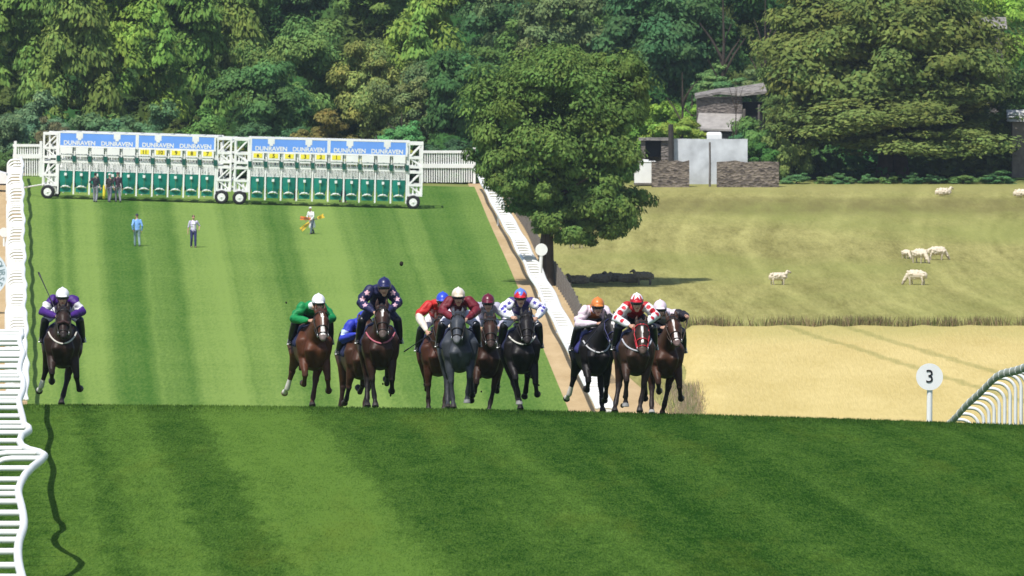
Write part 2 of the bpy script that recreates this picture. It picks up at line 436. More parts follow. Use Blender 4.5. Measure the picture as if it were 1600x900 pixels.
def leaf_mesh(name, cen, nrm, along, size, var):
    """one elongated leaf-spray quad (folded) per centre"""
    n = len(cen); nrm = nrm / (np.linalg.norm(nrm, axis=1)[:, None] + 1e-9)
    al = along - nrm * (along * nrm).sum(1)[:, None]; al /= np.linalg.norm(al, axis=1)[:, None] + 1e-9
    bi = np.cross(nrm, al); s = size[:, None]
    v = np.empty((n, 4, 3))
    v[:, 0] = cen - al * s; v[:, 1] = cen + bi * s * .55 - nrm * s * .15
    v[:, 2] = cen + al * s; v[:, 3] = cen - bi * s * .55 - nrm * s * .15
    me = bpy.data.meshes.new(name)
    me.vertices.add(4 * n); me.vertices.foreach_set('co', v.astype(np.float32).ravel())
    me.loops.add(4 * n); me.loops.foreach_set('vertex_index', np.arange(4 * n, dtype=np.int32))
    me.polygons.add(n); me.polygons.foreach_set('loop_start', np.arange(0, 4 * n, 4, dtype=np.int32))
    me.update(calc_edges=True)
    paint(me, np.repeat(var, 4, 0)); me.materials.append(LEAF)
    return me
def crown_mesh(seed, shape, nblob, per, leaf, droop=0.0):
    """crown in a unit frame: radius 1, from z=0 (lowest leaves) to z=2"""
    r = np.random.RandomState(seed)
    cen = []; nr = []; al = []; sz = []; vr = []
    nbig = max(9, nblob // 5); bigs = []
    for k in range(nbig):
        d = r.normal(size=3); d /= np.linalg.norm(d)
        if d[2] < -.5: d[2] *= .6
        c = d * r.uniform(.48, .84)
        if shape == 'cone':
            z = -.95 + 1.85 * (k + r.uniform(0, 1)) / nbig; w = (.92 - .70 * (z + 1) / 2) * r.uniform(.45, 1)
            a = r.uniform(0, 6.283); c = np.array((math.cos(a) * w, math.sin(a) * w, z))
        if shape == 'dome': c[2] = abs(c[2]) * 1.5 - .75
        bigs.append((c, r.uniform(.24, .40), r.uniform(.84, 1.16), r.normal(0, .06)))
    for k in range(nblob):
        c, R_, b0, h0 = bigs[k % nbig]
        d = r.normal(size=3); d /= np.linalg.norm(d); d[2] = d[2] * .7 + .15
        c = c + d * R_ * r.uniform(.35, 1.0); br = R_ * r.uniform(.42, .72)
        p = r.normal(size=(per, 3)); p /= np.linalg.norm(p, axis=1)[:, None]
        p[:, 2] = p[:, 2] * .75 + .12
        rr = r.uniform(.5, 1.08, per)[:, None]
        q = c + p * rr * br * np.array((1.1, 1.1, .8))
        if droop: q[:, 2] -= droop * (np.hypot(p[:, 0], p[:, 1]) ** 2) * br
        cen.append(q)
        out = q.copy(); out[:, 2] += .3
        nr.append(p * .8 + out * .3 + d * .3 + r.normal(size=(per, 3)) * .32 + np.array((0, 0, .4)))
        a = p.copy(); a[:, 2] -= .4 + droop * 1.5; al.append(a + r.normal(size=(per, 3)) * .5)
        sz.append(leaf * r.uniform(.55, 1.25, per))
        b = b0 * r.uniform(.88, 1.12); h = h0 + r.normal(0, .04)
        t = b * r.uniform(.75, 1.25, per)
        vr.append(np.stack([t * (1 + h + r.normal(0, .06, per)), t, t * (1 - h * .5)], 1))
    cen = np.vstack(cen); cen[:, 2] += 1
    return leaf_mesh('crown', cen, np.vstack(nr), np.vstack(al), np.concatenate(sz), np.vstack(vr))
def trunk_mesh(seed, limbs=7):
    """trunk for a crown of radius 1 hanging from z=0 to 2; foot at z=-0.6"""
    r = random.Random(seed); mb = MB()
    mb.tube([(0, 0, -.6), (.01, .01, -.2), (.03, 0, .3), (0, .03, .8), (.02, 0, 1.4)], [.10, .075, .06, .045, .02], 8)
    for i in range(limbs):
        a = i * 2.4 + r.uniform(-.4, .4); z0 = r.uniform(.05, .9); l = r.uniform(.45, .8)
        c, s_ = math.cos(a), math.sin(a)
        mb.tube([(0, 0, z0), (c*l*.5, s_*l*.5, z0 + l*.35), (c*l, s_*l, z0 + l*.62)], [.034, .022, .008], 6)
    return mb.mesh('trunk')
CROWN = {
    'round': [crown_mesh(11 + i, 'round', 105, 200, .041) for i in range(3)],
    'fine': [crown_mesh(31 + i, 'round', 115, 190, .036) for i in range(2)],
    'cone': [crown_mesh(51 + i, 'cone', 125, 170, .047, .6) for i in range(3)],
    'dome': [crown_mesh(71 + i, 'dome', 75, 190, .047) for i in range(3)],
}
TRUNKS = [trunk_mesh(5 + i) for i in range(3)]
for t in TRUNKS: t.materials.append(BARK)
cnt = [0]
def tree(px, top, bot, width, d, kind, col, label, cat='tree', group=None, name=None, base=None):
    """crown between photo rows top..bot (at distance d), width in photo pixels"""
    s = d / F; x = px2x(px, d); rx = width / 2 * s * (1.18 if cat in ('tree', 'conifer') else 1.08)
    if cat in ('tree', 'conifer'): bot += 80
    ztop = CAMZ - (top - Y0) * s; zbot = CAMZ - (bot - Y0) * s; zg = float(G(x, d))
    zbot = max(zbot, zg - .2); h = max(ztop - zbot, 1.0)
    nm = name or {'tree': 'broadleaf_tree', 'conifer': 'conifer_tree', 'shrub': 'shrub', 'bush': 'bush'}[cat]
    root = thing(nm, label, cat, (x, d, zg), cnt[0] * 1.7, group)
    p = CROWN[kind]; cm = p[cnt[0] % len(p)]; cnt[0] += 1
    lab = 'foliage' if cat in ('shrub', 'bush') else 'crown'
    c = share(lab, cm, root, (0, 0, zbot - zg), 0, (rx, rx, h / 2)); c.color = (*[min(.5, q * 2.3) for q in col], 1)
    tz = max((zbot - zg) / .6, .3)
    tt = share('stem' if lab == 'foliage' else 'trunk', TRUNKS[cnt[0] % 3], root, (0, 0, zbot - zg), 0, (rx * .8, rx * .8, tz if zbot - zg > .3 else .5))
    if zbot - zg > .3: tt.scale = (rx * .8, rx * .8, tz)
    return root
# leaf colours
YG = (.090, .132, .032); MG = (.060, .106, .028); DG = (.038, .080, .030); BG = (.070, .122, .062); OL = (.115, .105, .024); LG = (.115, .190, .030); PG = (.13, .155, .045); SG = (.085, .115, .045)
HW = 'trees of the wood on the hill'; HS = 'shrubs along the foot of the wood'
W = [
 # back row high on the hill
 (-20, -90, 150, 190, 705, 'round', MG, 'dark green broadleaf crown at the top left corner of the wood', 'tree'),
 (150, -120, 120, 200, 722, 'round', DG, 'deep green crown filling the top edge between the yellowish conifers', 'tree'),
 (330, -110, 110, 190, 712, 'round', MG, 'mid green broadleaf at the top edge above the left stalls', 'tree'),
 (455, -100, 110, 170, 720, 'fine', DG, 'dark fine leaved tree at the top edge, above the pair of paler broadleaf crowns', 'tree'),
 (600, -110, 90, 170, 716, 'round', MG, 'broadleaf at the top edge just left of the bright yellow green conifer', 'tree'),
 (760, -70, 150, 140, 700, 'round', DG, 'very dark tree in the shaded gap at the top, left of the lone field tree', 'tree'),
 (850, -80, 110, 190, 690, 'fine', SG, 'grey green crown rising directly above the lone field tree', 'tree'),
 (965, -90, 130, 190, 705, 'round', MG, 'mid green tree behind the right shoulder of the lone field tree', 'tree'),
 (1050, -60, 112, 190, 676, 'round', DG, 'large dark glossy tree above the stone barn, the leftmost there', 'tree'),
 (1150, -70, 108, 190, 682, 'round', (.03, .07, .02), 'large dark tree directly over the barn roof, left of the chimney', 'tree'),
 (1225, -120, 60, 120, 712, 'fine', DG, 'shadowed tree in the dark gap behind the chimney', 'tree'),
 (1565, -60, 90, 150, 690, 'round', LG, 'bright fresh green tree in the top right corner', 'tree'),
 (1400, -130, 90, 260, 720, 'round', DG, 'dark tree behind the top of the great olive green tree', 'tree'),
 # conifers, left and middle
 (25, -60, 150, 150, 668, 'cone', (.085, .135, .03), 'green conifer with drooping sprays at the left edge of the wood', 'conifer'),
 (112, -70, 140, 150, 664, 'cone', YG, 'yellowish conifer with drooping sprays, second from the left edge', 'conifer'),
 (205, -60, 135, 150, 667, 'cone', (.10, .155, .028), 'drooping conifer above the blue green shrubs and left gate banner', 'conifer'),
 (292, -70, 130, 140, 671, 'cone', (.075, .13, .028), 'darker drooping conifer, fourth from the left edge', 'conifer'),
 (375, -60, 125, 130, 674, 'cone', YG, 'yellow green conifer at the right end of the left conifer row', 'conifer'),
 (665, -60, 118, 150, 668, 'cone', (.105, .152, .030), 'bright yellow green conifer standing alone above the right gate', 'conifer'),
 # middle row
 (470, 18, 190, 170, 648, 'fine', (.075, .125, .035), 'pale mid green rounded tree above the olive brown bush', 'tree'),
 (398, 70, 225, 150, 642, 'round', (.045, .09, .028), 'dark green tree behind the gap between the two gates', 'tree'),
 (585, 55, 205, 120, 646, 'fine', PG, 'yellowish grey thin tree at the centre of the wood', 'tree'),
 (545, 85, 225, 110, 651, 'round', DG, 'dark tree in shade right of the olive brown bush', 'tree'),
 (655, 90, 225, 130, 643, 'fine', SG, 'grey green tree behind the small bright green bush', 'tree'),
 (725, 60, 250, 140, 637, 'round', (.034, .075, .024), 'dark full tree at the end of the slatted wing fence', 'tree'),
 (800, 40, 250, 130, 655, 'round', MG, 'leafy tree hidden behind the left half of the lone field tree', 'tree'),
 (905, 55, 250, 170, 652, 'fine', (.085, .13, .03), 'sunny green tree behind the right half of the lone field tree', 'tree'),
 # shrubs at the foot
 (-5, 120, 290, 110, 630, 'dome', BG, 'blue green shrub cut by the left edge of the picture', 'shrub'),
 (62, 112, 275, 120, 634, 'dome', BG, 'tall blue green shrub above the left tower of the gate', 'shrub'),
 (85, 150, 262, 70, 629, 'dome', (.085, .08, .04), 'brownish half bare shrub above the left gate banner', 'shrub'),
 (160, 122, 262, 130, 633, 'dome', (.062, .115, .05), 'wide blue green shrub behind the first gate banner', 'shrub'),
 (238, 130, 270, 110, 631, 'dome', (.05, .10, .045), 'blue green shrub with a dark hollow behind the second gate banner', 'shrub'),
 (318, 128, 275, 110, 632, 'dome', (.075, .14, .035), 'fresh green shrub just left of the middle gate towers', 'shrub'),
 (428, 140, 275, 120, 630, 'dome', (.04, .085, .035), 'dark bluish shrub behind the third gate banner', 'shrub'),
 (500, 148, 262, 112, 626, 'dome', (.088, .082, .026), 'olive brown rounded bush behind the third gate banner', 'bush'),
 (628, 164, 250, 78, 628, 'dome', (.07, .17, .055), 'small bright green bush above the fourth gate banner', 'bush'),
 (588, 200, 262, 130, 625, 'dome', (.165, .18, .035), 'low yellow green bush along the top of the fourth gate banner', 'bush'),
 (345, 205, 262, 90, 626, 'dome', (.10, .12, .03), 'low olive shrub peeping over the middle gate towers', 'shrub'),
 (30, 205, 290, 70, 626, 'dome', (.05, .09, .03), 'small dark shrub behind the left wing fence', 'shrub'),
 (690, 175, 285, 100, 630, 'dome', (.03, .065, .03), 'dark bluish shrub behind the right wing fence', 'shrub'),
 # bank with scrub round the barn
 (1010, 122, 245, 110, 646, 'dome', LG, 'bright green scrub on the bank beside the lone field tree', 'shrub'),
 (1045, 165, 252, 120, 640, 'dome', (.15, .19, .035), 'yellow green scrub just behind the dark wooden post', 'shrub'),
 (1082, 120, 220, 90, 648, 'dome', (.10, .18, .03), 'bright leafy shrub touching the left end of the barn roof', 'shrub'),
 (1130, 82, 165, 110, 655, 'dome', (.07, .13, .045), 'grey green shrub immediately above the barn roof', 'shrub'),
 (1195, 84, 170, 90, 652, 'dome', SG, 'grey green shrub between the barn roof and the great olive tree', 'shrub'),
 (1180, 185, 272, 70, 624, 'dome', (.04, .10, .025), 'dark green bush growing over the right end of the pale wall', 'bush'),
 (1022, 135, 255, 110, 631, 'dome', (.10, .17, .03), 'fresh green scrub between the lone field tree and the low stone shed', 'shrub'),
 (1066, 158, 228, 80, 629, 'dome', (.14, .185, .035), 'yellow green scrub filling the corner left of the lean-to', 'shrub'),
 (1194, 128, 268, 104, 627.5, 'dome', (.065, .125, .035), 'green bush hiding the open end of the barn', 'bush'),
 (1222, 130, 285, 90, 626, 'dome', (.085, .12, .035), 'olive green bush joining the long stone wall to the great tree', 'bush'),
 (1150, 198, 232, 34, 624.5, 'dome', (.05, .12, .05), 'small bush leaning over the pale wall beneath the lean-to', 'bush'),
 (1592, 90, 290, 150, 632, 'round', (.06, .10, .03), 'mid green tree cut by the right edge beyond the great olive tree', 'tree'),
 (1235, 60, 200, 90, 650, 'round', (.07, .105, .03), 'tree tucked against the left flank of the great olive tree', 'tree'),
]
for (px, top, bot, wd, d, k, col, lab, cat) in W:
    tree(px, top, bot, wd, d, k, col, lab, cat, HS if cat in ('shrub', 'bush') else HW)
for i, (px, top, wd, lab) in enumerate([(1245, 262, 50, 'at the right end of the stone wall'), (1292, 266, 40, 'leftmost of the pale pair under the great tree'), (1318, 268, 42, 'second under the great tree, close to its neighbour'),
     (1357, 264, 34, 'standing bright before the darkest shade under the great tree'), (1388, 268, 30, 'low and pale, just right of the brightest one'), (1432, 264, 40, 'half way along the shade under the great tree'),
     (1462, 266, 40, 'nearest above the topmost white sheep'), (1505, 262, 50, 'right of the topmost white sheep'), (1560, 260, 60, 'towards the right edge of the shade')]):
    tree(px, top, 292, wd, 621.5, 'dome', [(.06, .12, .045), (.075, .13, .04), (.05, .11, .04)][i % 3], 'small green bush ' + lab, 'bush', 'small bushes under the great tree')

# the great olive-green tree and the lone tree beside the course
def big_tree(px, top, bot, width, d, col, label, seed, nb, per, leaf, foot, boles, group=None, cat='tree'):
    s = d / F; x = px2x(px, d); rx = width / 2 * s; ztop = CAMZ - (top - Y0)*s; zbot = CAMZ - (bot - Y0)*s
    fx = px2x(foot, d); zg = float(G(fx, d)); h = ztop - zbot
    root = thing('broadleaf_tree', label, cat, (fx, d, zg), 0, group)
    cm = crown_mesh(seed, 'round', nb, per, leaf)
    c = share('crown', cm, root, (x - fx, 0, zbot - zg), 0, (rx, rx * .9, h / 2)); c.color = (*[min(.5, q * 1.75) for q in col], 1)
    mb = MB(); r = random.Random(seed)
    for (dx, r0) in boles:
        mb.tube([(dx, 0, -.1), (dx*.8, 0, 1.2), ((x-fx)*.2 + dx*.4, 0, h*.35), ((x-fx)*.6, .1, h*.7), ((x-fx)*.8, 0, h*.95)], [r0*1.25, r0, r0*.8, r0*.5, .06], 10)
    for i in range(9):
        a = i*2.4 + r.uniform(-.3, .3); z0 = (zbot-zg) + h*r.uniform(.02, .5); l = rx*r.uniform(.35, .6)
        ox = (x-fx)*min(1, z0/h); mb.tube([(ox, 0, z0), (ox+math.cos(a)*l*.5, math.sin(a)*l*.5, z0+l*.28), (ox+math.cos(a)*l, math.sin(a)*l, z0+l*.5)], [.16, .10, .03], 6)
    mb.build('trunk', BARK, root, smooth=True)
    return root
GT = big_tree(1392, -75, 250, 392, 629, (.098, .126, .034), 'great olive green tree with a skirt of low branches at the field edge', 101, 420, 170, .030, 1395, [(-.5, .5), (.6, .4)])
LT = big_tree(868, 50, 340, 290, 510, (.082, .132, .032), 'lone leafy green tree leaning over the fence beside the course', 102, 330, 170, .028, 852, [(-.2, .2), (.24, .23)])
def extra_crown(root, px, top, bot, width, d, col, seed, nb, per, leaf, dy=0.0):
    s_ = d / F; zb = CAMZ - (bot - Y0)*s_; h = (bot - top)*s_
    c = share('crown', crown_mesh(seed, 'round', nb, per, leaf), root, (px2x(px, d) - root.location.x, dy, zb - root.location.z), 0, (width/2*s_, width/2*s_*.9, h/2)); c.color = (*[q*1.75 for q in col], 1)
for (cx_, t_, b_, w_, sd_, nb_, lf_, dy_) in [(938, 195, 402, 185, 103, 170, .050, 0), (795, 130, 350, 140, 104, 120, .060, -.6), (880, 220, 385, 190, 107, 150, .050, .8), (965, 60, 260, 115, 108, 90, .064, .3), (900, 268, 412, 150, 109, 110, .060, -1.0), (972, 240, 396, 105, 110, 90, .068, -.8), (825, 205, 352, 120, 111, 90, .064, -1.2)]:
    extra_crown(LT, cx_, t_, b_, w_, 510, (.080, .130, .032), sd_, nb_, 160, lf_*.8, dy_)
extra_crown(GT, 1392, 120, 276, 405, 629, (.096, .127, .035), 105, 320, 170, .030, -2.0)
extra_crown(GT, 1245, 80, 268, 130, 627, (.100, .127, .035), 106, 130, 130, .055, -1.0)

# ------------------------------------------------------------------ farm buildings and walls
def stone_material(name, a, b, sc):
    g = NG(name); n = g.n.new('ShaderNodeTexVoronoi'); n.inputs['Scale'].default_value = sc
    g.L.new(g.comb(g.x, g.y, g.math('MULTIPLY', g.z, 1.9)), n.inputs['Vector'])
    nz = g.noise(g.pos, 3, 4, .7)
    sp = g.n.new('ShaderNodeSeparateColor'); g.L.new(n.outputs['Color'], sp.inputs[0])
    f = g.math('ADD', g.math('MULTIPLY', sp.outputs[0], .6), g.math('MULTIPLY', nz, .5))
    col = g.mix(g.remap(f, .2, .85, 0, 1), a, b)
    g.bump(n.outputs['Distance'], .8, .08)
    return g.base(col)
STONE = stone_material('field_stone', (.065, .055, .05), (.24, .20, .165), 4.5)
STONE2 = stone_material('barn_stone', (.10, .09, .085), (.23, .20, .18), 5)
SLATE = stone_material('slate', (.13, .12, .115), (.30, .28, .26), 3.0)
RENDER = pmat('pale_render', (.50, .52, .55), .85, .34, 1.1, coords='Object', detail=8)
WOOD = pmat('grey_wood', (.13, .115, .10), .9, .3, 4)
DARKW = pmat('dark_wood', (.045, .04, .036), .9, .3, 4)
INSHADE = pmat('interior_shade', (.015, .016, .02), .9, .2, 3)  # near-black colour in place of the shade indoors
def wall_at(name, x0, x1, top, bot, d, th, mat, label, cat, jag=0.0, seed=1):
    s = d / F; r = random.Random(seed); X0, X1 = px2x(x0, d), px2x(x1, d); n = max(2, int((X1 - X0) / .35))
    zg = float(G((X0+X1)/2, d)) - .15; zt = CAMZ - (top - Y0)*s
    v = []; f = []
    for i in range(n + 1):
        x = X0 + (X1-X0)*i/n; t = zt + r.uniform(-jag, jag)
        for (yy, zz) in ((-th/2, zg), (-th/2*.8, t), (th/2*.8, t), (th/2, zg)): v.append((x - (X0+X1)/2, yy + r.uniform(-jag, jag)*.4, zz - zg))
    for i in range(n):
        for k in range(3): f.append((i*4+k, i*4+k+1, i*4+k+5, i*4+k+4)[::-1])
    f.append((0, 1, 2, 3)); f.append((n*4+3, n*4+2, n*4+1, n*4))
    o = MB().add(v, f).build(name, mat); o.location = ((X0+X1)/2, d, zg)
    return tag(o, label, cat)
wall_at('stone_wall', 1018, 1077, 251, 280, 617, .6, STONE, 'short dry stone wall in front of the dark wooden post', 'wall', .07, 3)
wall_at('stone_wall', 1120, 1217, 252, 282, 617, .6, STONE, 'long dry stone wall running under the edge of the great olive tree', 'wall', .07, 4)
wall_at('pale_wall', 1052, 1168, 217, 278, 621, .3, RENDER, 'pale rendered wall behind the two dry stone walls', 'wall', .015, 5)
# low stone shed with a dark opening, left of the post
def at_local(root, px, py, d): return Vector(pt(px, py, d)) - root.location
def zat(py, d): return CAMZ - (py - Y0) * d / F
d = 624; x = px2x(1024, d); zg = float(G(x, d))
rt = thing('stone_shed', 'low stone shed with a dark opening left of the wooden post', 'shed', (x, d, zg))
zt = zat(219, d) - zg; wd = 44 * d / F
MB().box((0, 1.5, zt/2), (wd, .3, zt)).box((-wd/2 + .12, .8, zt/2), (.25, 1.7, zt)).box((wd/2 - .25, .8, zt/2), (.5, 1.7, zt)).build('wall', STONE2, rt)
MB().box((0, .75, zt + .06), (wd + .3, 2.0, .14)).build('roof', SLATE, rt)
MB().box((-.12, .5, zt*.78), (wd - .8, .1, zt*.38)).build('opening_shade_panel', INSHADE, rt)  # dark panel stands in for the shade inside the shed
# white tank in front of the shed
d = 619; p = pt(1008, 255, d); zg = float(G(p[0], d))
rt = thing('water_tank', 'white plastic tank half hidden by the lone tree, left of the stone wall', 'tank', (p[0], d, zg))
MB().box((0, 0, .75), (1.3, 1.1, 1.3)).tube([(-.6, -.56, 1.4), (.6, -.56, 1.4)], .04).build('tank', WPAINT, rt)
MB().tube([(0, 0, 1.4), (0, 0, 1.52)], .22, 14, flat=True).build('lid', WPAINT, rt)
MB().box((0, 0, .05), (1.35, 1.15, .12)).build('pallet', WOOD, rt)
# post
d = 620.4; p = pt(1048, 248, d); zg = float(G(p[0], d)); h = zat(194, d) - zg
mb = MB(); mb.tube([(0, 0, -.1), (.03, 0, h*.5), (0, 0, h)], [.20, .18, .16], 9, flat=True)
o = mb.build('wooden_post', DARKW); o.location = (p[0], d, zg); tag(o, 'thick dark wooden post before the left end of the pale wall', 'post')
# thin fence post in front of the wall gap
d = 617.5; p = pt(1109, 250, d); zg = float(G(p[0], d)); h = zat(222, d) - zg
o = MB().tube([(0, 0, -.1), (.02, 0, h*.5), (0, 0, h)], [.07, .06, .06], 7, flat=True).build('gate_post', WOOD); o.location = (p[0], d, zg)
tag(o, 'thin leaning post in the gap between the two stone walls', 'post')
# white chimney block / box above the pale wall
d = 622.5; p = pt(1116, 222, d); zg = float(G(p[0], d))
rt = thing('white_hut', 'small white hut with a chamfered top rising over the pale wall', 'hut', (p[0], d, zg))
zt = zat(206, d) - zg
MB().box((0, 0, (zt-.15)/2), (.9, .8, zt - .15)).build('wall', WPAINT, rt)
MB().tube([(-.32, 0, zt - .16), (.32, 0, zt - .16)], [(.38, .16)]*2, 8, side=(0, 1, 0)).build('cap', WPAINT, rt)
# stone barn with slate roof and lean-to
d = 634; x = px2x(1140, d); zg = float(G(x, d))
rt = thing('stone_barn', 'old stone barn with a sagging slate roof and pale lean-to behind the wall', 'barn', (x, d, zg))
L_ = lambda px, py, dy=0: (px2x(px, d) - x, dy, zat(py, d) - zg)
a = L_(1090, 152.5); b = L_(1160, 162)
MB().box(((a[0]+b[0])/2, 2, (a[2])/2), (b[0]-a[0], 4, a[2])).build('wall', STONE2, rt)
v = [L_(1086, 154, -.3), L_(1124, 147, -.3), L_(1160, 150, -.3), L_(1198, 146, -.3)]; v2 = [L_(1086, 150, .3), L_(1124, 143, 1.0), L_(1150, 141, 1.4), L_(1196, 134, 1.8)]
V = []; 
for q in v: V += [q, (q[0], q[1], q[2] + .16)]
for q in v2: V += [(q[0], q[1] + 1.4, q[2]), (q[0], q[1] + 1.4, q[2] + .16)]
Fc = []
for i in range(3):
    a0 = 2*i; b0 = 8 + 2*i
    Fc += [(a0+1, a0+3, b0+3, b0+1), (a0, b0, b0+2, a0+2), (a0, a0+2, a0+3, a0+1), (b0, b0+1, b0+3, b0+2)]
Fc += [(0, 1, 9, 8), (6, 14, 15, 7)]
MB().add(V, Fc).build('roof', SLATE, rt)
a = L_(1162, 160); b = L_(1192, 160)
MB().box(((a[0]+b[0])/2, 1.6, a[2]/2), (b[0]-a[0], 2.4, a[2])).build('bay_shade_block', INSHADE, rt)  # solid dark block painted as the shade inside the bay
MB().tube([L_(1163, 215, -.2), L_(1163, 172, -.2)], .09).build('prop', WOOD, rt); MB().tube([L_(1186, 215, -.2), L_(1186, 165, -.2)], .08).build('prop', WOOD, rt)
e0, e1, e2, e3 = L_(1086, 202, -2.6), L_(1150, 204, -2.6), L_(1160, 181, -.05), L_(1092, 179, -.05)
VV = []
for q in (e0, e1, e2, e3): VV += [q, (q[0], q[1], q[2] + .12)]
MB().add(VV, [(1, 3, 5, 7), (0, 6, 4, 2), (0, 2, 3, 1), (2, 4, 5, 3), (4, 6, 7, 5), (6, 0, 1, 7)]).build('lean_to_roof', pmat('pale_slate', (.33, .31, .29), .9, .25, 2.5), rt)
q = L_(1118, 210, 0); MB().box((q[0], -1.2, (e0[2]-.2)/2), (2.0, 2.2, e0[2] - .2)).build('lean_to_wall', STONE2, rt)
# chimney and roofs deep in the wood
d = 668; p = pt(1243, 46, d)
rt = thing('stone_chimney', 'pale stone chimney stack in the dark gap left of the great olive tree', 'chimney', (p[0], d, float(G(p[0], d))))
hz = p[2] - rt.location.z
MB().box((0, 0, (hz+.4)/2), (.62, .6, hz + .4)).box((0, 0, hz + .45), (.78, .75, .14)).build('stack', STONE2, rt)
MB().tube([(0, 0, hz + .5), (0, 0, hz + .95)], .15, 10, flat=True).build('chimney_pot', SLATE, rt)
d = 664
p = pt(1530, 45, d); zg = float(G(p[0], d))
rt = thing('slate_roofed_cottage', 'slate roofed cottage almost hidden behind the great olive tree', 'cottage', (p[0], d, zg)); hz = p[2] - zg
MB().box((0, 1.5, hz/2), (3.2, 3, hz)).build('wall', STONE2, rt)
MB().add([(-1.8, -.3, hz), (1.8, -.3, hz), (1.8, 1.5, hz + .75), (-1.8, 1.5, hz + .75), (1.8, 3.3, hz), (-1.8, 3.3, hz)], [(0, 1, 2, 3), (3, 2, 4, 5), (0, 3, 5), (1, 4, 2), (0, 5, 4, 1)]).build('roof', SLATE, rt)
d = 628; p = pt(1597, 182, d); zg = float(G(p[0], d))
rt = thing('garden_shed', 'pale roofed shed cut by the right edge beside the great olive tree', 'shed', (p[0] + .9, d, zg)); hz = p[2] - zg
MB().box((0, 1, (hz-.3)/2), (3.0, 2, hz - .3)).build('wall', WOOD, rt)
MB().add([(-1.8, -.2, hz-.3), (1.8, -.2, hz-.3), (1.8, 1.2, hz+.4), (-1.8, 1.2, hz+.4), (1.8, 2.2, hz-.3), (-1.8, 2.2, hz-.3)], [(0, 1, 2, 3), (3, 2, 4, 5), (0, 3, 5), (1, 4, 2), (0, 5, 4, 1)]).build('roof', pmat('pale_sheet', (.5, .5, .5), .6, .15, 2), rt)

# ------------------------------------------------------------------ running rails, fence, signs
def text_mesh(body, size, extrude=.004, bold=0.0, spacing=1.0):
    cu = bpy.data.curves.new('t', 'FONT'); cu.body = body; cu.size = size; cu.extrude = extrude; cu.offset = bold
    cu.align_x = 'CENTER'; cu.align_y = 'CENTER'; cu.space_character = spacing; cu.resolution_u = 4
    o = bpy.data.objects.new('t', cu); C.objects.link(o)
    dg = bpy.context.evaluated_depsgraph_get(); dg.update()
    me = bpy.data.meshes.new_from_object(o.evaluated_get(dg)); bpy.data.objects.remove(o); bpy.data.curves.remove(cu)
    me.transform(Matrix.Rotation(R(90), 4, 'X')); me.materials.clear()
    return me
def stanchion_mesh(h, arm, r, cr):
    """post at the origin, goose neck reaching to +x where the beam is carried"""
    pts = [(0, 0, -.15), (0, 0, h * .4), (0, 0, h - cr)]
    for k in range(1, 7):
        a = k / 6 * math.pi / 2; pts.append((cr - cr * math.cos(a), 0, h - cr + cr * math.sin(a)))
    pts.append((arm, 0, h + .0))
    return MB().tube(pts, r, 8, side=(0, 1, 0)).mesh('stanchion')
def rail(name, label, xf, d0, d1, hf, sgn, step, beam_mat, br, st, dd=1.5, clip=None):
    """beam follows xf(d) at height hf(d); posts stand on the side -sgn"""
    base = (xf((d0+d1)/2), (d0+d1)/2); zb = float(G(*base))
    root = thing(name, label, 'running rail', (base[0], base[1], zb), 0, 'white plastic running rails of the course')
    def P(d): x = xf(d); return (x - base[0], d - base[1], float(G(x, d)) + hf(d) - zb)
    n = int((d1 - d0) / dd) + 1
    MB().tube([P(d0 + (d1-d0)*i/(n-1)) for i in range(n)], [br] * n, 10, side=(1, 0, 0)).build('rail_beam', beam_mat, root, smooth=True)
    d = d0 + .4; k = 0; arm = st['arm']; me = st['mesh']
    while d < d1 and k < 100:
        x = xf(d); z = float(G(x, d)) + hf(d) - zb
        share('stanchion', me, root, (x - base[0] - sgn * arm, d - base[1], z - st['h'] - .01), 0 if sgn > 0 else math.pi)
        if clip is not None: clip.append((x - base[0], d - base[1], z))
        d += step(d) if callable(step) else step; k += 1
    return root, P
stA = dict(arm=.84, h=1.62, mesh=stanchion_mesh(1.62, .84, .042, .40)); stA['mesh'].materials.append(WHITE)
stB = dict(arm=.42, h=1.22, mesh=stanchion_mesh(1.22, .42, .036, .27)); stB['mesh'].materials.append(WHITE)
stC = dict(arm=.80, h=1.25, mesh=stanchion_mesh(1.25, .80, .072, .34)); stC['mesh'].materials.append(WHITE)
for s_ in (stA, stB, stC): s_['mesh'].polygons.foreach_set('use_smooth', [True] * len(s_['mesh'].polygons))
def hump(d): return .30 * math.exp(-((d - 140.5) / 3.2) ** 2) + .13 * math.exp(-((d - 150) / 1.6) ** 2) + .035 * math.sin(d * .42) * (1 - min(1, max(0, (d - 190) / 10)))
rail('running_rail', 'white running rail along the near left edge, bulging towards the track', lambda d: -5.38 - .0478 * (d - 112) + hump(d), 104, 207,
     lambda d: 1.47 + .025 * math.sin(d * .6) + .05 * math.exp(-((d - 141) / 3.5) ** 2), 1, 2.35, WHITE, (.05, .058), stA)
rail('running_rail', 'white running rail along the far left side, leading up to the starting gates', lambda d: XL(d) - .02 + .04 * math.sin(d * .21) + .03 * math.sin(d * .53), 408, 616,
     lambda d: 1.25 + .05 * math.sin(d * .33), 1, lambda d: 1.3 + (d - 408) * .0088, WPAINT, (.09, .08), stC)
rail('running_rail', 'white running rail along the far right side, beside the bare earth path', lambda d: RAILR(d) - .1 + .03 * math.sin(d * .25), 404, 618,
     lambda d: 1.2 + .03 * math.sin(d * .3), -1, lambda d: 1.3 + (d - 404) * .0090, WPAINT, (.09, .08), stC)
clips = []
def xnr(d): return 10.3 - .052 * (d - 206)
r4, P4 = rail('running_rail', 'grey beamed running rail on white arched posts dropping behind the crest at right', xnr, 199, 236,
     lambda d: 1.19 + .02 * math.sin(d * .9), -1, 1.12, GREYP, (.05, .085), stB, .8, clips)
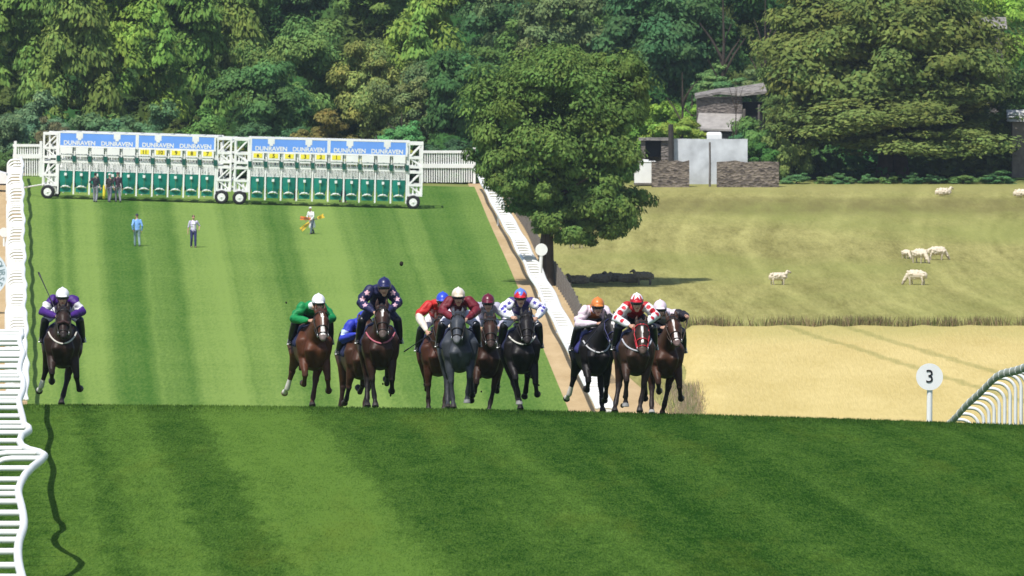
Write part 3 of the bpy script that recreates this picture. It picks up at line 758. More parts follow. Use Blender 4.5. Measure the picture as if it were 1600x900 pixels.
cm_ = MB().tube([(0, -.03, 0), (0, .03, 0)], [(.057, .091)] * 2, 10, side=(1, 0, 0)).mesh('rail_clip'); cm_.materials.append(WHITE)
for (x, y, z) in clips: share('rail_clip', cm_, r4, (x, y, z))

# stock fence between the earth path and the pasture
def FX(d): return -.65 + (616 - d) * .0268 + .1 * math.sin(d * .08)
root = thing('stock_fence', 'grey wire stock fence with wooden stakes between earth path and pasture', 'fence', (FX(520), 520, float(G(FX(520), 520))))
wire = pmat('rusty_wire', (.17, .15, .135), .7, .2, 3)
stake = MB().tube([(0, 0, -.2), (0, 0, .6), (0, 0, 1.12)], [.045, .04, .04], 7, flat=True).mesh('stake'); stake.materials.append(WOOD)
bp = root.location
for i in range(82):
    d = 436 + i * 2.2; x = FX(d)
    share('stake', stake, root, (x - bp.x, d - bp.y, float(G(x, d)) - bp.z), i, (1, 1, 1 + .08 * math.sin(i * 2.3)))
mb = MB()
for h in (.15, .32, .5, .7, .9, 1.08):
    mb.tube([(FX(d) - bp.x, d - bp.y, float(G(FX(d), d)) + h - bp.z) for d in np.arange(436, 617, 4.4)], .014, 4, flat=True)
for d in np.arange(436, 616, .42):
    x = FX(d); z = float(G(x, d)) - bp.z; mb.tube([(x - bp.x, d - bp.y, z + .05), (x - bp.x, d - bp.y, z + 1.06)], .013, 4, flat=True)
mb.build('wire_netting', wire, root)
# slim white stakes along the path
for i, (px, py, h) in enumerate([(778, 352, .95), (870, 520, .9)]):
    p = gpt(px, py); o = MB().tube([(0, 0, -.1), (.01, 0, h*.5), (0, 0, h)], .05, 8, flat=True).build('marker_stake', WPAINT); o.location = p
    tag(o, ['slim white stake by the path, high up beside the far right rail', 'slim white stake by the path, lower down near the jockey in white and blue'][i], 'stake', 'slim white stakes on the path')
# furlong marker with the number 3
INK = pmat('black_ink', (.01, .01, .012), .6, .1, 5)
d = 220; x = px2x(1453, d); zc = CAMZ - (589 - Y0) * d / F; zg = float(G(x, d)); h = zc - zg
root = thing('furlong_marker', 'white disc marker on a post bearing the number 3', 'distance marker', (x, d, zg))
MB().disc((0, 0, h), 21 * d / F, .05, 48).build('disc', WHITE, root)
MB().tube([(-.03, .06, -.2), (-.0, .06, h * .5), (.01, .06, h)], [.062, .062, .06], 12, flat=True).build('post', WHITE, root)
t = text_mesh('3', 29 * d / F, .006, -.001); o = obj('number', t, INK, root); o.location = (0, -.034, h)
# plain white disc marker by the earth path
d = 500; x = px2x(846, d); zc = CAMZ - (390 - Y0) * d / F; zg = float(G(px2x(842, d), d)); h = zc - zg
root = thing('furlong_marker', 'plain round white disc on a slim post in front of the lone tree', 'distance marker', (x, d, zg))
MB().disc((0, 0, h), 9.6 * d / F, .06, 32).build('disc', WHITE, root)
MB().tube([(-.1, .07, -.2), (-.05, .07, h*.5), (0, .07, h)], .085, 10, flat=True).build('post', WHITE, root)
# small round marker behind the left rail
d = 545; x = px2x(6, d); zc = CAMZ - (363 - Y0) * d / F; zg = float(G(x, d)); h = zc - zg
root = thing('furlong_marker', 'small blank white disc marker just left of the far left rail', 'distance marker', (x, d, zg))
MB().disc((0, 0, h), 7.5 * d / F, .06, 28).build('disc', WHITE, root)
MB().tube([(0, .06, -.2), (0, .06, h*.5), (0, .06, h)], .07, 8, flat=True).build('post', WHITE, root)
# large round sign cut by the left edge
d = 486; cx, cy, rr = -27, 428, 38; x = px2x(cx, d); zc = CAMZ - (cy - Y0) * d / F; zg = float(G(x, d)); h = zc - zg; s = d / F
root = thing('round_sign', 'large pale round sign with curved lettering, cut by the left edge', 'sign', (x, d, zg))
MB().disc((0, 0, h), rr * s, .08, 56).build('board', pmat('sign_white', (.62, .70, .76), .5, .04, 2), root)
for ex in (-.5, .5): MB().tube([(ex, .09, -.2), (ex, .09, h * .6), (ex, .09, h)], .05, 8).build('leg', WPAINT, root)
mb = MB(); letters = bpy.data.materials.new('x'); bpy.data.materials.remove(letters)
TEAL = pmat('sign_teal', (.12, .22, .24), .6, .05, 4)
vs = []; 
for i, ch in enumerate('COURSE'):
    a = R(48 - i * 15.5)                     # clock-wise down the right-hand rim
    me = text_mesh(ch, 13 * s, .004, .002); me.transform(Matrix.Translation((math.cos(a)*29.5*s, -.046, math.sin(a)*29.5*s)) @ Matrix.Rotation(-(a - R(90)), 4, 'Y'))
    v = vco(me); mb.add(v, [tuple(p.vertices) for p in me.polygons])
o = mb.build('lettering', TEAL, root); o.location = (0, 0, h)
# van behind the left rail
d = 600; zg0 = float(G(px2x(8, d), d)); x = px2x(13, d)
root = thing('white_van', 'white van cut by the left edge behind the far left rail', 'van', (x - 2.4, d, zg0))
mb = MB(); 
prof = [(-2.4, .45), (2.35, .45), (2.42, .75), (2.3, 1.05), (1.75, 1.2), (1.25, 1.75), (1.0, 1.85), (-2.3, 1.9), (-2.42, 1.7)]
n = len(prof); V = [(a, -.9, b) for a, b in prof] + [(a, .9, b) for a, b in prof]
mb.add(V, [tuple(range(n)), tuple(range(2*n-1, n-1, -1))] + [((i+1) % n, i, n+i, n+(i+1) % n) for i in range(n)]).build('body', WPAINT, root)
GLASS = pmat('dark_glass', (.02, .025, .03), .1, .05, 2, spec=.6)
MB().add([(.75, -.905, 1.2), (1.62, -.905, 1.2), (1.2, -.905, 1.68), (.75, -.905, 1.68)], [(0, 1, 2, 3)]).build('window', GLASS, root)
for wx in (-1.5, 1.45):
    t = MB().tube([(wx, -.93, .34), (wx, -.68, .34)], .34, 20, side=(1, 0, 0), flat=True).build('wheel', BLACK, root)
    MB().tube([(wx, -.94, .34), (wx, -.9, .34)], .2, 16, side=(1, 0, 0), flat=True).build('rim', STEEL, t)
MB().box((0, 0, .42), (4.7, 1.7, .12)).build('sill', BLACK, root)

# ------------------------------------------------------------------ starting gates
GREEN = pmat('green_padding', (.004, .175, .125), .55, .18, 3)
GREEN2 = pmat('dark_green_padding', (.006, .085, .062), .6, .18, 3)
BLUE = pmat('banner_blue', (.14, .32, .80), .55, .06, 1.5)
YEL = pmat('number_yellow', (.85, .72, .05), .5, .06, 4)
BARW = pmat('gate_white', (.80, .80, .77), .5, .06, 1.5)
txt_cache = {}
def gate(label, pa, pb, nums, first):
    A = gpt(*pa); B = gpt(*pb); u = B - A; Wd = u.length; u.normalize()
    root = thing('starting_gate', label, 'starting gate', A, 0, 'starting gate units across the track')
    nrm = Vector((0, 0, 1)); fwd = nrm.cross(u).normalized(); up = u.cross(fwd)
    root.rotation_euler = Matrix((u, fwd, up)).transposed().to_euler()
    k = Wd / 11.05; x0 = .93 * k; bw = (Wd - 2 * x0) / 10; D = 2.5
    # towers
    for tx in (0, Wd - .88 * k):
        m = MB(); wd = .88 * k
        for yy in (0, D):
            for xx in (tx + .05, tx + wd - .05): m.box((xx, yy, 2.28), (.11, .11, 3.1))
            for z in (.8, 1.38, 2.12, 2.42, 2.95, 3.78): m.box((tx + wd/2, yy + (.003 if yy else -.003), z), (wd, .12, .13 if z < 3 else .16))
            for (z1, z2, fl) in ((.85, 1.35, 0), (1.42, 2.08, 1), (2.46, 2.92, 0), (3.0, 3.7, 1)):
                a, b = (tx + .1, tx + wd - .1); a, b = (b, a) if fl else (a, b)
                m.tube([(a, yy, z2), (b, yy, z1)], .045, 6, flat=True)
            for i in range(5): m.box((tx + wd * (i + .5) / 5, yy + .02, 2.68), (.05, .03, .5))
            for i in range(4): m.box((tx + wd * (i + .5) / 4, yy + .02, 1.1), (.09, .03, .55))
        for xx in (tx + .05, tx + wd - .05):
            for z in (.86, 2.2, 3.7): m.box((xx, D/2, z), (.09, D, .1))
            m.tube([(xx, .1, .9), (xx, D - .1, 2.1)], .04, 6, flat=True)
        m.build('tower', BARW, root)
    # long members
    m = MB()
    for yy in (0, D):
        m.box((Wd/2, yy, 3.86), (Wd - 1.6*k, .14, .12)).box((Wd/2, yy + .02, 2.20), (Wd - 1.7*k, .1, .13))
    for i in range(11): m.box((x0 + bw*i, D/2, 3.88), (.08, D, .08))
    m.build('roof_beam', BARW, root)
    # partitions: post, padded wall running back
    for i in range(11):
        px_ = x0 + bw * i
        MB().box((px_, -.03, 1.75), (.09, .10, 2.9)).build('partition_post', BARW, root); MB().box((px_, D, 1.9), (.09, .1, 3.2)).build('partition_post', BARW, root)
        MB().box((px_, D/2, 1.25), (.13, D - .3, 1.1)).build('partition_pad', GREEN2, root); MB().box((px_, .0, 2.36), (.20, .34, .34)).build('head_pad', GREEN2, root)
    for i in range(10):
        xa = x0 + bw * i + .07; wb = bw - .14; xc = xa + wb / 2
        g = MB()
        for j in range(9):
            xx = xa + wb * (j + .5) / 9; g.box((xx, -.02 + .02 * (j % 2), 1.92), (.046, .03, .54))
            if j % 2 == 0: g.box((xx, .03, 2.42), (.04, .03, .4))
            g.box((xx, D - .05, 2.1), (.03, .03, 1.0))
        for z_ in (1.68, 2.15, 2.30, 2.56): g.box((xc, .005, z_), (wb, .05, .035))
        for z_ in (1.62, 2.58): g.box((xc, D - .05, z_), (wb, .035, .035))
        g.box((xc - wb*.49, D/2, 2.30), (.03, D, .03)).build('grille', BARW, root)
        dr = MB()
        for sg in (-1, 1):
            a, b = xc + sg * wb * .5, xc + sg * .012
            v = [(a, .02, 1.66), (b, -.16, 1.64), (b, -.2, 1.0), (a - sg*.02, -.02, 1.0), (a - sg*.09, .0, .72), (b, -.17, .72)]
            dr.add(v + [(p[0], p[1] + .09, p[2]) for p in v], [(0, 1, 2, 3), (3, 2, 5, 4), (9, 8, 7, 6), (10, 11, 8, 9), (0, 6, 7, 1), (1, 7, 8, 2), (2, 8, 11, 5), (5, 11, 10, 4), (4, 10, 9, 3), (3, 9, 6, 0)])
        dr.box((xc, -.05, .56), (wb * .84, .10, .26))
        do = dr.build('stall_door', GREEN, root)
        MB().tube([(xc - wb*.33, -.10, .69), (xc - wb*.17, -.20, .76), (xc, -.25, .78), (xc + wb*.17, -.20, .76), (xc + wb*.33, -.10, .69)], [.03, .05, .055, .05, .03], 8).build('door_trim', BARW, do)
        MB().box((xc, -.24, 1.46), (.14, .06, .16)).tube([(xc, -.18, 1.66), (xc, -.18, 2.05)], .03, 6).build('latch', BARW, do)
        nb = MB().box((xc, -.12, 2.83), (wb * .93, .22, .36)).box((xc, -.10, 2.55), (wb * .8, .16, .12)).build('number_board', BARW, root)
        if nums[i]:
            yp = MB().box((xc, -.236, 2.87), (wb * .66, .012, .26)).build('number_plate', YEL, nb)
            t = text_mesh(nums[i], .30, .003, .006); o = obj('number', t, INK, yp); o.location = (xc, -.247, 2.865)
    # two banners of five stalls
    for bnr in range(2):
        xa = x0 + bw * 5 * bnr + .06; wb = bw * 5 - .12; xc = xa + wb / 2
        b = MB().box((xc, -.16, 3.45), (wb, .06, .82)).build('banner', BLUE, root)
        m = MB()
        m.box((xc, -.197, 3.87), (wb, .012, .07)).box((xc, -.197, 3.07), (wb, .012, .10))
        m.box((xa - .02, -.197, 3.45), (.10, .012, .86)).box((xa + wb + .02, -.197, 3.45), (.10, .012, .86))
        m.build('banner_border', BARW, b)
        for q in (.26, .75):
            X = xa + wb * q
            MB().tube([(X - .19, -.197, 3.70), (X + .19, -.197, 3.70)], [(.006, .155)] * 2, 12, side=(0, 1, 0)).box((X, -.199, 3.52), (.2, .010, .16)).build('emblem', WPAINT, b)
            if 't' not in txt_cache: txt_cache['t'] = text_mesh('DUNRAVEN', .345, .003, .010, 1.0)
            o = obj('lettering', txt_cache['t'], WPAINT, b); o.location = (X, -.198, 3.27)
    # wheels under the towers
    for (wx, wy) in ((.36 * k, -.12), (Wd - .52 * k, -.12), (.36 * k, D), (Wd - .52*k - (.32 if first else -.0), D)):
        t = MB()
        prof = [(.20, .0), (.36, .0), (.40, .05), (.40, .19), (.36, .24), (.20, .24)]
        a = np.arange(28) * 2 * math.pi / 28; V = []; Fq = []
        for (r_, y_) in prof: V += [(r_*math.cos(b), y_, r_*math.sin(b)) for b in a]
        for p_ in range(6):
            for j in range(28): Fq.append((p_*28+j, p_*28+(j+1) % 28, ((p_+1) % 6)*28+(j+1) % 28, ((p_+1) % 6)*28+j))
        t.add(V, Fq); wo = t.build('wheel', BLACK, root, smooth=True); wo.location = (wx, wy - .12, .40)
        rm = MB().disc((0, .02, 0), .225, .06, 24)
        for j in range(5): rm.ball((.11*math.cos(j*1.2566), -.015, .11*math.sin(j*1.2566)), .025, 6, 4)
        rm.ball((0, -.02, 0), .06, 8, 6); rm.build('rim', BARW, wo)
        MB().box((wx, wy + .08, .6), (.10, .12, .5)).build('axle_leg', BARW, root)
    if first:
        q = gpt(30, 301); inv = (Matrix.Translation(A) @ root.rotation_euler.to_matrix().to_4x4()).inverted(); q = inv @ (q + Vector((0, 0, .25)))
        MB().tube([(.1, -.1, .82), ((q.x+.1)/2, (q.y-.1)/2, (.82+q.z)/2), tuple(q)], .05, 8).build('tow_bar', BARW, root)
    return root
gL = gate('left starting gate unit, its five left stalls without yellow numbers', (65, 310), (360, 319), ['', '', '', '', '', '11', '10', '9', '8', '7'], True)
gR = gate('right starting gate unit, its four right stalls without yellow numbers', (364, 319.5), (659, 327), ['6', '5', '4', '3', '2', '1', '', '', '', ''], False)
# slatted wing fences either side
def wing(label, x0, x1, top, mid, bot, postx, nsl):
    d = gd((x0+x1)/2, bot, 560) ; s = d / F; X0, X1 = px2x(x0, d), px2x(x1, d)
    root = thing('wing_fence', label, 'fence', ((X0+X1)/2, d, float(G((X0+X1)/2, d))), 0, 'slatted wing fences beside the gates')
    zz = lambda py: CAMZ - (py - Y0)*s - root.location.z
    half = (X1 - X0) / 2
    m = MB(); r = random.Random(nsl)
    for i in range(nsl):
        x = -half + 2*half*(i+.5)/nsl; m.box((x, 0, (zz(top) + .05)/2), (.075, .035, zz(top) - .05 + r.uniform(-.04, .04)))
    m.build('slats', WPAINT, root)
    MB().box((0, -.06, zz(mid)), (2*half, .07, .26)).box((0, -.055, zz(top) - .04), (2*half, .06, .16)).build('rail', WPAINT, root)
    for p in postx: x = px2x(p, d) - root.location.x; MB().box((x, -.02, zz(top)/2 + .1), (.16, .14, zz(top) + .25)).build('post', WPAINT, root)
    return root
wing('short slatted white wing fence at the left end of the gates', 20, 66, 226, 244, 276, (24, 64), 13)
wing('long slatted white wing fence at the right end of the gates', 655, 742, 236, 259, 286, (657, 741), 24)

# ------------------------------------------------------------------ sheep
WOOL = pmat('wool', (1, 1, 1), .95, .14, 9, bump=1.0, attr=True, spec=.05)
def sheep_mesh(pose, seed, tone=1.0):
    r = random.Random(seed); mb = MB(); ch = []
    body = [(-.48, 0, .62), (-.25, 0, .66), (.1, 0, .66), (.38, 0, .64), (.5, 0, .62)]
    mb.tube(body, [(.17, .2), (.25, .27), (.26, .28), (.22, .25), (.14, .17)], 12, side=(0, 1, 0))
    for i in range(46):
        a = r.uniform(0, 6.28); x = r.uniform(-.5, .48); k = .24 * (1 - (abs(x)/.8)**3)
        mb.ball((x, math.cos(a)*k*.95, .66 + math.sin(a)*k), r.uniform(.06, .09), 7, 5)
    if pose == 'graze': nk = [(.42, 0, .66), (.62, 0, .46), (.70, .02, .30)]; hd = [(.70, .02, .30), (.78, .03, .16), (.82, .03, .08)]
    elif pose == 'lie': nk = [(.42, 0, .7), (.56, .02, .86), (.62, .03, .95)]; hd = [(.62, .03, .96), (.72, .05, .92), (.8, .06, .87)]
    else: nk = [(.42, 0, .7), (.58, 0, .88), (.64, .02, 1.0)]; hd = [(.64, .02, 1.0), (.76, .03, .97), (.86, .03, .90)]
    mb.tube(nk, [.15, .12, .10], 10, side=(0, 1, 0)); mb.tube(hd, [.095, .075, .05], 10, side=(0, 1, 0))
    h = np.array(hd[0]); 
    for sg in (-1, 1): mb.tube([h + (0, sg*.06, .02), h + (-.03, sg*.15, .03), h + (-.03, sg*.19, .0)], [.03, .035, .015], 6)
    legs = []
    for lx in (-.36, .34):
        for sg in (-1, 1):
            o = r.uniform(-.08, .08)
            if pose != 'lie': p = [(lx, sg*.13, .5), (lx + o*.5 - (.05 if lx < 0 else 0), sg*.13, .27), (lx + o, sg*.13, .03)]; mb.tube(p, [.075, .045, .04], 8, side=(0, 1, 0)); legs.append(p)
    mb.tube([(-.5, 0, .7), (-.6, 0, .58), (-.6, 0, .45)], [.05, .05, .035], 7, side=(0, 1, 0))
    me = remesh(mb, .022, 2, 'body'); me.materials.append(WOOL); v = vco(me)
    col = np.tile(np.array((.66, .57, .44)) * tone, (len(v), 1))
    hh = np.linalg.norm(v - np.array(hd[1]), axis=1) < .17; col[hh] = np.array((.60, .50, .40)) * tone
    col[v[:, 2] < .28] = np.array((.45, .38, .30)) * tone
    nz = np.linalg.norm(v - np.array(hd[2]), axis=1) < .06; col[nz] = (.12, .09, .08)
    paint(me, col)
    if pose == 'lie': v[:, 2] -= .33; me.vertices.foreach_set('co', v.astype(np.float32).ravel())
    return me
SHM = {'graze': sheep_mesh('graze', 1), 'stand': sheep_mesh('stand', 2), 'lie': sheep_mesh('lie', 3), 'shadelie': sheep_mesh('lie', 4, .24), 'shadestand': sheep_mesh('stand', 5, .24)}  # low tone paints the tree's shade into the fleece of the last two
SH = [(901, 386, 'stand', 30, 1.0, 'white sheep beneath the right side of the lone tree'),
 (1216, 443, 'stand', 15, .98, 'white sheep walking alone in the middle of the pasture, head up'),
 (1416, 402, 'graze', -60, .75, 'smallest and leftmost of the three sheep standing close together'),
 (1437, 409, 'graze', -50, 1.15, 'fat sheep seen end on in the middle of the close group of three'),
 (1464, 404, 'graze', 10, 1.08, 'sheep with shaded belly at the right of the close group of three'),
 (1432, 443, 'graze', 160, 1.15, 'grazing sheep below the close group of three'),
 (1474, 305, 'lie', 20, 1.05, 'white sheep lying by the shade of the great olive tree'),
 (1597, 307, 'lie', 0, 1.05, 'white sheep cut by the right edge of the pasture'),
 (904, 429.5, 'shadelie', 170, 1.1, 'sheep with painted-in tree shade, leftmost one beside the stock fence'),
 (938, 432, 'shadelie', 20, 1.15, 'sheep with painted-in tree shade, first of the tight row of four'),
 (961, 430, 'shadelie', 160, 1.1, 'sheep with painted-in tree shade, second of the tight row of four'),
 (984, 432, 'shadelie', 10, 1.15, 'sheep with painted-in tree shade, third of the tight row of four'),
 (1006, 434, 'shadestand', 190, 1.05, 'sheep with painted-in tree shade, standing at the right end of the tight row')]
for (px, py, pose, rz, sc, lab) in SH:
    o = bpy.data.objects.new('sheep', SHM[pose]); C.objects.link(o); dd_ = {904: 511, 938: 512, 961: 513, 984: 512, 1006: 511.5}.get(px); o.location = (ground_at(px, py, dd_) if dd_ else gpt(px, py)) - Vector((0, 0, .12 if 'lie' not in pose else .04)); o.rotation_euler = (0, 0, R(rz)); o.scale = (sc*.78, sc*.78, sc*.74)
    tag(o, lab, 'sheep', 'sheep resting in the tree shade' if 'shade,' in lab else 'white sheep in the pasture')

# rough weeds along the top of the barley and at its left corner (nobody could count the stems)
def tufts(name, pts, h, wdt, seed, cols):
    r = np.random.RandomState(seed); n = len(pts); a = r.uniform(0, 6.283, n); hh = h * r.uniform(.5, 1.3, n)
    ln = r.normal(0, .22, (n, 2)) * hh[:, None]
    dx = np.stack([np.cos(a), np.sin(a), np.zeros(n)], 1) * (wdt * r.uniform(.6, 1.3, n))[:, None]
    v = np.empty((n, 3, 3)); v[:, 0] = pts - dx; v[:, 1] = pts + dx; v[:, 2] = pts; v[:, 2, :2] += ln; v[:, 2, 2] += hh
    me = bpy.data.meshes.new(name)
    me.vertices.add(3*n); me.vertices.foreach_set('co', v.astype(np.float32).ravel())
    me.loops.add(3*n); me.loops.foreach_set('vertex_index', np.arange(3*n, dtype=np.int32))
    me.polygons.add(n); me.polygons.foreach_set('loop_start', np.arange(0, 3*n, 3, dtype=np.int32)); me.update(calc_edges=True)
    c = np.array(cols)[r.randint(0, len(cols), n)] * r.uniform(.7, 1.25, (n, 1)); paint(me, np.repeat(c, 3, 0))
    o = obj(name, me, LEAF); o.color = (1, 1, 1, 1)
    return tag(o, kind='stuff')
rs = np.random.RandomState(5)
n = 3600; x = np.concatenate([rs.uniform(4, 26, n // 4), np.repeat(rs.uniform(4, 26, 40), n // 40) + rs.normal(0, .32, n // 40 * 40)])
dd = 470.8 + rs.normal(0, .5, len(x)); p = np.stack([x, dd, G(x, dd) + .25], 1)
o = tufts('field_edge_weeds', p, .5, .03, 6, [(.34, .31, .12), (.24, .17, .09), (.20, .22, .07), (.36, .28, .15)]); tag(o, 'dry weeds and docks along the top edge of the barley', 'weeds')
n = 4200; x = 7.3 + rs.normal(0, .5, n) ; dd = rs.uniform(398, 432, n); p = np.stack([x, dd, G(x, dd) + .1], 1)
o = tufts('rough_grass', p, .34, .016, 8, [(.42, .32, .22), (.36, .28, .20), (.45, .37, .24), (.18, .24, .08)]); tag(o, 'brown withered grass at the left corner of the barley', 'grass')
rs2 = np.random.RandomState(12); n = 95000
dd = rs2.uniform(627.5, 735, n); x = rs2.uniform(-1, 1, n) * dd * .085
lump = np.sin(x*.9 + np.sin(dd*.31)*2) * np.sin(dd*.37 + x*.23) + .5*np.sin(x*2.3+dd*.9); hgt = np.clip(1.1 + .9*lump, .15, 2.6) * rs2.uniform(.2, 1, n)
clear = (dd < 642) & (x > px2x(1040, 630)) & (x < px2x(1200, 630)); keep = ~clear; dd, x, hgt, lump = dd[keep], x[keep], hgt[keep], lump[keep]; n = len(x)
cen = np.stack([x, dd, G(x, dd) + hgt], 1); tt = (.75 + .25*np.sin(x*.31 + dd*.12) + rs2.normal(0, .12, n)).clip(.3)
cc = np.stack([tt*(.085 + .03*np.sin(x*.5)), tt*.155, tt*.042], 1)
me = leaf_mesh('undergrowth', cen, rs2.normal(size=(n, 3))*.5 + np.array((-.15, -.5, .8)), rs2.normal(size=(n, 3)), .30*rs2.uniform(.6, 1.3, n), cc)
o = obj('undergrowth', me, LEAF); o.color = (1, 1, 1, 1); tag(o, 'leafy undergrowth covering the ground of the wood', 'undergrowth', kind='stuff')
# short blades on the mown turf near the camera (grass: nobody could count it)
n = 260000; dd = 104 + (203 - 104) * rs.power(1.35, n); x = rs.uniform(-1, 1, n) * (dd * .0525 + .4)
keep = x > (-5.2 - .0478 * (dd - 112) - 1.2); x = x[keep]; dd = dd[keep]
p = np.stack([x, dd, G(x, dd) + .01], 1)
dd = dd[:len(p)]
o = tufts('grass', p, .017 + .028 * sst(dd, 194, 200), .008, 9, [(1, 1, 1)]); tag(o, 'short mown grass of the foreground track', 'grass')
o.data.materials.clear(); o.data.materials.append(TURF)

# ------------------------------------------------------------------ people
from mathutils.bvhtree import BVHTree
def A(*p): return np.array(p, float)
def hand(mb, wrist, fwd, palm_n, thumb_side, curl=.9, s=1.0):
    """palm and five bent fingers of different lengths; palm_n points out of the palm"""
    f = A(*fwd); f /= np.linalg.norm(f); pn = A(*palm_n); pn = pn - f * pn.dot(f); pn /= np.linalg.norm(pn)
    ac = np.cross(f, pn) * thumb_side
    w0 = A(*wrist)
    mb.tube([w0 - f*.02*s, w0 + f*.03*s, w0 + f*.085*s], [(.022*s, .03*s), (.024*s, .038*s), (.02*s, .042*s)], 10, side=tuple(pn))
    for k, (off, ln) in enumerate(((.032, .072), (.011, .080), (-.011, .074), (-.031, .058))):
        b = w0 + f*.088*s + ac*off*s; pts = [b - f*.02*s, b]; d = f.copy(); p = b
        for j, fr in enumerate((.45, .32, .25)):
            c = curl * (.75, 1.0, .8)[j]
            d = d * math.cos(c) + (pn if j == 0 else np.cross(np.cross(f, pn), d)) * math.sin(c); d /= np.linalg.norm(d)
            p = p + d * ln * fr * s; pts.append(p)
        mb.tube(pts, [.0095*s, .0095*s, .009*s, .0085*s, .007*s], 7)
    b = w0 + f*.03*s + ac*.034*s
    mb.tube([b, b + (f*.02 + ac*.022 + pn*.012)*s, b + (f*.045 + ac*.022 + pn*.032)*s, b + (f*.06 + ac*.008 + pn*.042)*s], [.013*s, .0115*s, .0105*s, .008*s], 7)
def head_geo(mb, c, yaw=0.0, pitch=0.0, roll=0.0, s=1.0):
    M = Matrix.Rotation(yaw, 3, 'Z') @ Matrix.Rotation(roll, 3, 'Y') @ Matrix.Rotation(pitch, 3, 'X')
    q = lambda x, y, z: A(*(M @ Vector((x*s, y*s, z*s)))) + A(*c)
    mb.ball(q(0, .01, .02), (.074*s, .094*s, .108*s), 14, 10, rot=M)
    mb.tube([q(0, -.03, -.03), q(0, -.045, -.075), q(0, -.05, -.095)], [.06*s, .048*s, .034*s], 10)
    mb.tube([q(0, -.085, .015), q(0, -.105, -.018), q(0, -.108, -.03)], [.010*s, .014*s, .016*s], 7)      # nose
    for sg in (-1, 1):
        mb.ball(q(sg*.078, .015, -.005), (.012*s, .024*s, .034*s), 8, 6, rot=M)                            # ears
        mb.ball(q(sg*.032, -.078, -.03), .026*s, 8, 6)                                                    # cheeks
        mb.ball(q(sg*.03, -.083, .022), .014*s, 8, 6)                                                     # eyes
    mb.tube([q(-.022, -.094, -.062), q(0, -.1, -.062), q(.022, -.094, -.062)], .009*s, 6)                   # lips
    return q, M
EYEDK = (.03, .025, .02)
def face_paint(v, col, q, s=1.0):
    for sg in (-1, 1): col[np.linalg.norm(v - q(sg*.03, -.092, .022), axis=1) < .014*s] = EYEDK
    col[(np.linalg.norm((v - q(0, -.1, -.062)) * (.6, 1, 1.6), axis=1) < .017*s)] = (.30, .10, .09)
SK = (.50, .29, .20)
def cloth_obj(name, mb, voxel, cols, parent, mat=CLOTH, smooth=2, fn=None, fold=0.0):
    me = remesh(mb, voxel, smooth, name); v = vco(me)
    if fold:                                                          # creases of the loose cloth
        nv = np.empty(len(v) * 3, np.float32); me.vertex_normals.foreach_get('vector', nv); nv = nv.reshape(-1, 3)
        ph = 34*v[:, 2] + 13*np.abs(v[:, 0]) + 2.2*np.sin(15*v[:, 0] + 9*v[:, 1] + 7*v[:, 2]); k_ = np.sin(ph) * (.6 + .4*np.sin(11*v[:, 0] - 14*v[:, 2]))
        v = v + nv * (fold * np.sign(k_) * np.abs(k_)**1.3)[:, None]; me.vertices.foreach_set('co', v.astype(np.float32).ravel()); me.update()
    c = np.tile(A(*cols), (len(v), 1))
    if fn is not None: fn(v, c)
    paint(me, c); return obj(name, me, mat, parent)

